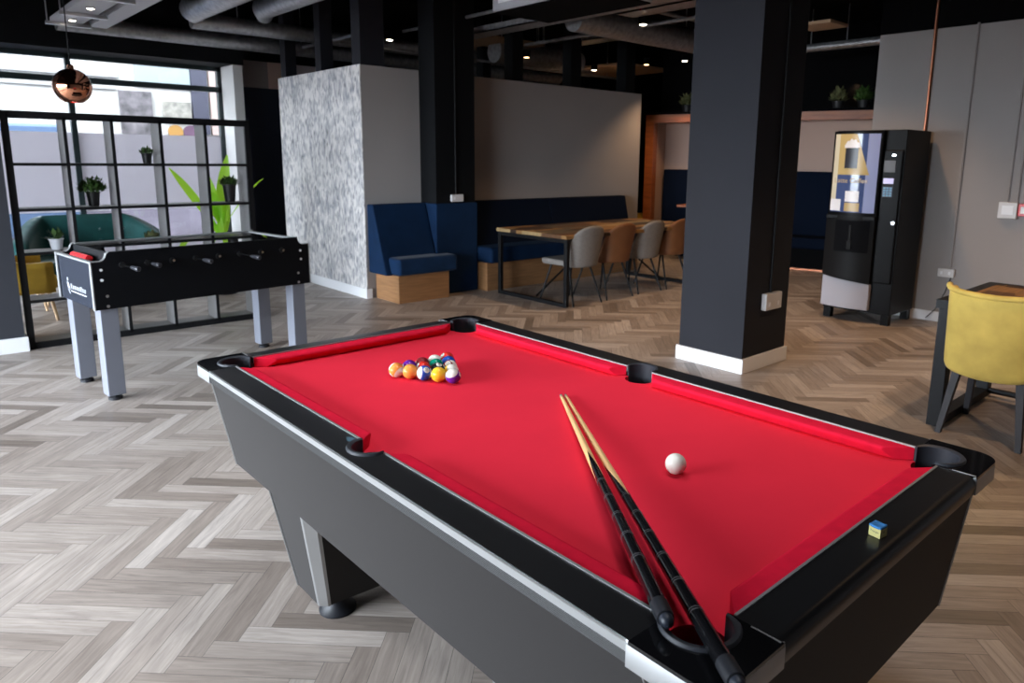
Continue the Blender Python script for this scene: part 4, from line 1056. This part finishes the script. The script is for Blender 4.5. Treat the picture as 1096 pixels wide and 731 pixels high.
o = bpy.data.objects.new('cue_ball', me); COL.objects.link(o); o.location = (-.010,-.552,ZBED+.0253); tag(o,'plain white cue ball alone on the red cloth right of the cues','pool ball')

# ================================================================== CUES
def cue(label, tip, butt, roll, splice):
    tip, butt = Vector(tip), Vector(butt); d = butt-tip; L = d.length
    t = empty('pool_cue', label, 'pool cue', tip, 0, 'pool cues lying on the table')
    t.rotation_mode = 'QUATERNION'; t.rotation_quaternion = d.to_track_quat('Z','Y') @ Matrix.Rotation(roll,3,'Z').to_quaternion()
    def R(z): return .0048 + (.0140-.0048)*(z/L)**.9
    js = splice*L; je = js - .22*0
    zs = lambda a,b,n: [a+(b-a)*k/n for k in range(n+1)]
    MB().lathe([(.0001,0),(.0040,.0005),(.0047,.003),(.0047,.009)],16).build('tip', M['tip'], t, smooth=True)
    MB().lathe([(R(z)+.0001,z) for z in zs(.009,.028,2)],16).build('ferrule', M['ferrule'], t, smooth=True)
    sh = MB(); n = 48; vs = []; fs = []
    # shaft and butt meet in four long pointed splices: border height varies round the cue
    def border(k): 
        ph = (k % (n//2))/(n//2); return js + .19*abs(2*ph-1) - .075
    rows = 14
    def skin(lo, hi, rad):
        mb = MB(); vs=[]
        for i in range(rows+1):
            for k in range(n):
                a, b = lo(k), hi(k); z = a+(b-a)*i/rows; th = 2*PI*k/n
                vs.append((rad(z)*math.cos(th), rad(z)*math.sin(th), z))
        fs=[(i*n+k,i*n+(k+1)%n,(i+1)*n+(k+1)%n,(i+1)*n+k) for i in range(rows) for k in range(n)]
        return mb.add(vs,fs)
    skin(lambda k:.028, border, R).build('shaft', M['maple'], t, smooth=True, ang=1.2)
    bt = skin(border, lambda k:L-.040, R).build('butt', M['butt'], t, smooth=True, ang=1.2)
    z = js+.10; k = 0
    while z < L-.10:
        for dz in (0,.006):
            MB().lathe([(R(z+dz)+.00025,z+dz),(R(z+dz)+.00045,z+dz+.0007),(R(z+dz)+.00045,z+dz+.0018),(R(z+dz)+.00025,z+dz+.0025)],24,cap0=False,cap1=False).build('ring', M['ring'], bt, smooth=True)
        z += .085; k += 1
    MB().lathe([(R(L)+.0002,L-.040),(R(L)+.0004,L-.008),(R(L)-.0005,L-.002),(.010,L)],24).build('butt_sleeve', M['rubber'], t, smooth=True)
    MB().lathe([(.0108,L-.001),(.0108,L+.005),(.009,L+.011),(.005,L+.0145),(.0001,L+.0155)],20).build('bumper', mat('slate_rubber_bumper',(0.014,0.018,0.028),.45), t, smooth=True)
    return t
cue('left pool cue with butt resting on the near corner rail beside the pocket', (.176,.033,ZBED+.0056), (-.540,-.932,.8335), .35, .487)
cue('right pool cue with butt lying across the near corner pocket', (.188,.025,ZBED+.0056), (-.578,-1.078,.8345), 1.3, .492)

# ================================================================== CHALK
ck = empty('chalk_cube','blue cue chalk cube in yellow paper on the near short rail','chalk',(-.004,-1.022,ZR+.0005),math.radians(-8)); ck.scale = (1.12,1.12,1.12)
MB().box(-.0105,.0105,-.0105,.0105,0,.0178).build('paper_wrap', M['chalk_paper'], ck, bevel=.0006)
def ctop(u,v):
    x,y = (u-.5)*.0206,(v-.5)*.0206; r2_ = (x*x+y*y)/.0001; return (x,y,.0205-.0016*math.exp(-r2_*1.3))
cm = MB().grid(ctop,10,10); cm.build('chalk', M['chalk_blue'], ck, smooth=True, solid=.004, soff=-1)
text_obj('print', 'Triangle', .0048, M['ink'], ck, frame_mtx((-.0107,0,.0100),(0,-1,0),(0,0,1)), depth=.00005)
text_obj('print', 'A', .0065, M['ink'], ck, frame_mtx((0,-.0107,.0100),(1,0,0),(0,0,1)), depth=.00005)

# ================================================================== STREET OUTSIDE
struct(MB().box(-25,25,Y1+.35,40,-.25,-.03).build('ground', M['pavement']))
struct(MB().box(-30,X0-.4,-25,Y1+.3,-.25,-.03).build('ground_side', M['pavement']))
sb = empty('street_building','pale stone building across the street seen through the window','building',(1.5,13.2,0))
child(MB().box(-8,12,13.05,13.6,-.03,6.5), 'wall', M['stone'], sb)
child(MB().box(-8,2.0,12.98,13.05,2.82,2.93).box(-8,1.95,13.0,13.05,2.62,2.66), 'cornice', mat('grey_cornice',(0.20,0.195,0.19),.8), sb)
child(MB().box(2.25,3.17,13.0,13.06,2.70,3.6), 'shop_window', mat('pale_teal_shop_glass',(0.17,0.20,0.205),.3), sb)
child(MB().box(3.18,3.46,12.97,13.06,1.9,3.8), 'dark_pillar', mat('slate_blue_pillar',(0.02,0.02,0.035),.6), sb)
child(MB().box(3.50,3.75,12.97,13.06,1.9,3.8), 'pale_pillar', mat('rosy_pillar',(0.26,0.19,0.17),.7), sb)
child(MB().box(1.98,2.5,13.0,13.06,1.75,2.62), 'display_window', mat('mottled_display',(0.075,0.066,0.07),.6,var=.8,vscale=5), sb)
child(MB().box(2.66,3.14,12.95,13.0,2.13,2.47), 'sign_board', mat('cream_sign',(0.15,0.14,0.12),.6,var=.5,vscale=9), sb)
child(MB().box(-8,12,13.0,13.05,.0,.75), 'shop_base', mat('mauve_shop_base',(0.14,0.125,0.155),.7,var=.4,vscale=1.5), sb)
child(MB().box(-8,12,13.0,13.05,.55,.95), 'speckled_band', mat('speckled_band',(0.20,0.18,0.18),.7,var=.6,vscale=7), sb)
for cx_, cc, l in ((2.84,(0.22,0.11,0.02),'round orange poster'),(3.10,(0.06,0.025,0.05),'round plum poster')):
    mb = MB().tube((cx_,12.93,1.93),(cx_,12.98,1.93),.125,n=24); plab(child(mb, 'round_poster', mat(l.replace(' ','_'), cc, .6), sb), l)
vn = empty('blue_van','pale blue van parked across the street at the left of the window','van',(.3,11.6,0))
MB().hull([(-1.9,-.8,.35),(.62,-.8,.35),(.62,.8,.35),(-1.9,.8,.35)],[(-1.9,-.75,1.15),(.60,-.75,1.15),(.60,.75,1.15),(-1.9,.75,1.15)]).hull([(-1.9,-.75,1.15),(.60,-.75,1.15),(.60,.75,1.15),(-1.9,.75,1.15)],[(-1.8,-.62,1.93),(.42,-.62,1.93),(.42,.62,1.93),(-1.8,.62,1.93)]).build('body', mat('pale_blue_van_paint',(0.08,0.12,0.20),.3), vn, bevel=.04)
MB().hull([(-1.2,-.752,1.25),(-.35,-.752,1.25),(-.35,-.70,1.25),(-1.2,-.70,1.25)],[(-1.15,-.66,1.78),(-.38,-.66,1.78),(-.38,-.60,1.78),(-1.15,-.60,1.78)]).hull([(-.22,-.752,1.25),(.42,-.752,1.25),(.42,-.70,1.25),(-.22,-.70,1.25)],[(-.22,-.66,1.78),(.32,-.66,1.78),(.32,-.60,1.78),(-.22,-.60,1.78)]).build('side_windows', mat('dark_van_glass',(0.02,0.02,0.03),.1), vn)
for x in (-1.4,.2):
    for y in (-.72,.72): MB().tube((x,y-.08,.30),(x,y+.08,.30),.33,n=20).build('wheel', M['rubber'], vn, smooth=True)

# ================================================================== LIGHT
w = bpy.data.worlds.new('world'); scene.world = w; w.use_nodes = True
bg = w.node_tree.nodes['Background']; bg.inputs[0].default_value = (0.82,0.90,1.0,1)
_nt = w.node_tree; _tc = _nt.nodes.new('ShaderNodeTexCoord'); _sx = _nt.nodes.new('ShaderNodeSeparateXYZ'); _mr = _nt.nodes.new('ShaderNodeMapRange')
_nt.links.new(_tc.outputs['Generated'], _sx.inputs[0]); _nt.links.new(_sx.outputs['X'], _mr.inputs['Value']); _nt.links.new(_mr.outputs[0], bg.inputs[1])
_mr.inputs['From Min'].default_value = -.2; _mr.inputs['From Max'].default_value = -.9; _mr.inputs['To Min'].default_value = 9.0; _mr.inputs['To Max'].default_value = 35.0
def portal(name, loc, rot, sx, sy_):
    l = bpy.data.lights.new(name,'AREA'); l.shape='RECTANGLE'; l.size=sx; l.size_y=sy_; l.cycles.is_portal=True
    o = bpy.data.objects.new(name,l); COL.objects.link(o); o.location=loc; o.rotation_euler=rot; return o
portal('window_portal',(.19,8.45,1.34),(-PI/2,0,0),3.9,2.6)
portal('shopfront_portal',(X0-.15,(WA+WB)/2,(WT+.12)/2),(0,-PI/2,0),WT-.12,WB-WA)
def spot(loc, tgt, power, col, ang=70, blend=.6, r=.05):
    l = bpy.data.lights.new('spot','SPOT'); l.energy=power; l.color=col; l.spot_size=math.radians(ang); l.spot_blend=blend; l.shadow_soft_size=r
    o = bpy.data.objects.new('spot',l); COL.objects.link(o); o.location=loc
    o.rotation_euler = (Vector(tgt)-Vector(loc)).to_track_quat('-Z','Y').to_euler(); return o
WARM = (1.0,.64,.36); SOFT = (0.94,.96,1.0)
spot((3.50,3.47,2.85),(3.50,3.47,0),110,WARM,110)
spot((4.63,3.48,2.85),(4.63,3.48,0),110,WARM,110)
spot((7.05,6.45,2.85),(7.05,6.45,0),50,WARM,110)
spot((7.14,4.81,2.85),(7.14,4.81,0),90,WARM,110)
spot((5.0,1.6,3.2),(4.9,1.6,0),120,WARM,100)
spot((4.5,-.7,3.2),(4.3,-.6,0),130,WARM,100)
spot((2.2,-1.2,3.2),(2.2,-1.2,0),120,WARM,95)
spot((0.1,0.6,3.3),(0.1,0.5,.8),95,SOFT,75,.8,.30)
spot((0.1,-.7,3.3),(0.1,-.6,.8),70,SOFT,75,.8,.30)
spot((-1.9,1.2,3.3),(-1.8,1.3,0),170,SOFT,95,.8,.30)
spot((2.1,2.6,3.3),(2.1,2.6,0),110,WARM,90,.8,.15)
spot((9.0,3.2,2.6),(8.6,3.4,1.6),8,WARM,120)
spot((.215,6.72,2.72),(.215,6.72,0),15,(1,.9,.75),90)
spot((.215,5.95,2.72),(.215,5.95,0),15,(1,.9,.75),90)

scene.view_settings.view_transform = 'Standard'
scene.view_settings.look = 'None'
scene.view_settings.exposure = 0.0
scene.cycles.use_denoising = True
scene.cycles.max_bounces = 8
scene.cycles.sample_clamp_indirect = 6
scene.cycles.transparent_max_bounces = 12
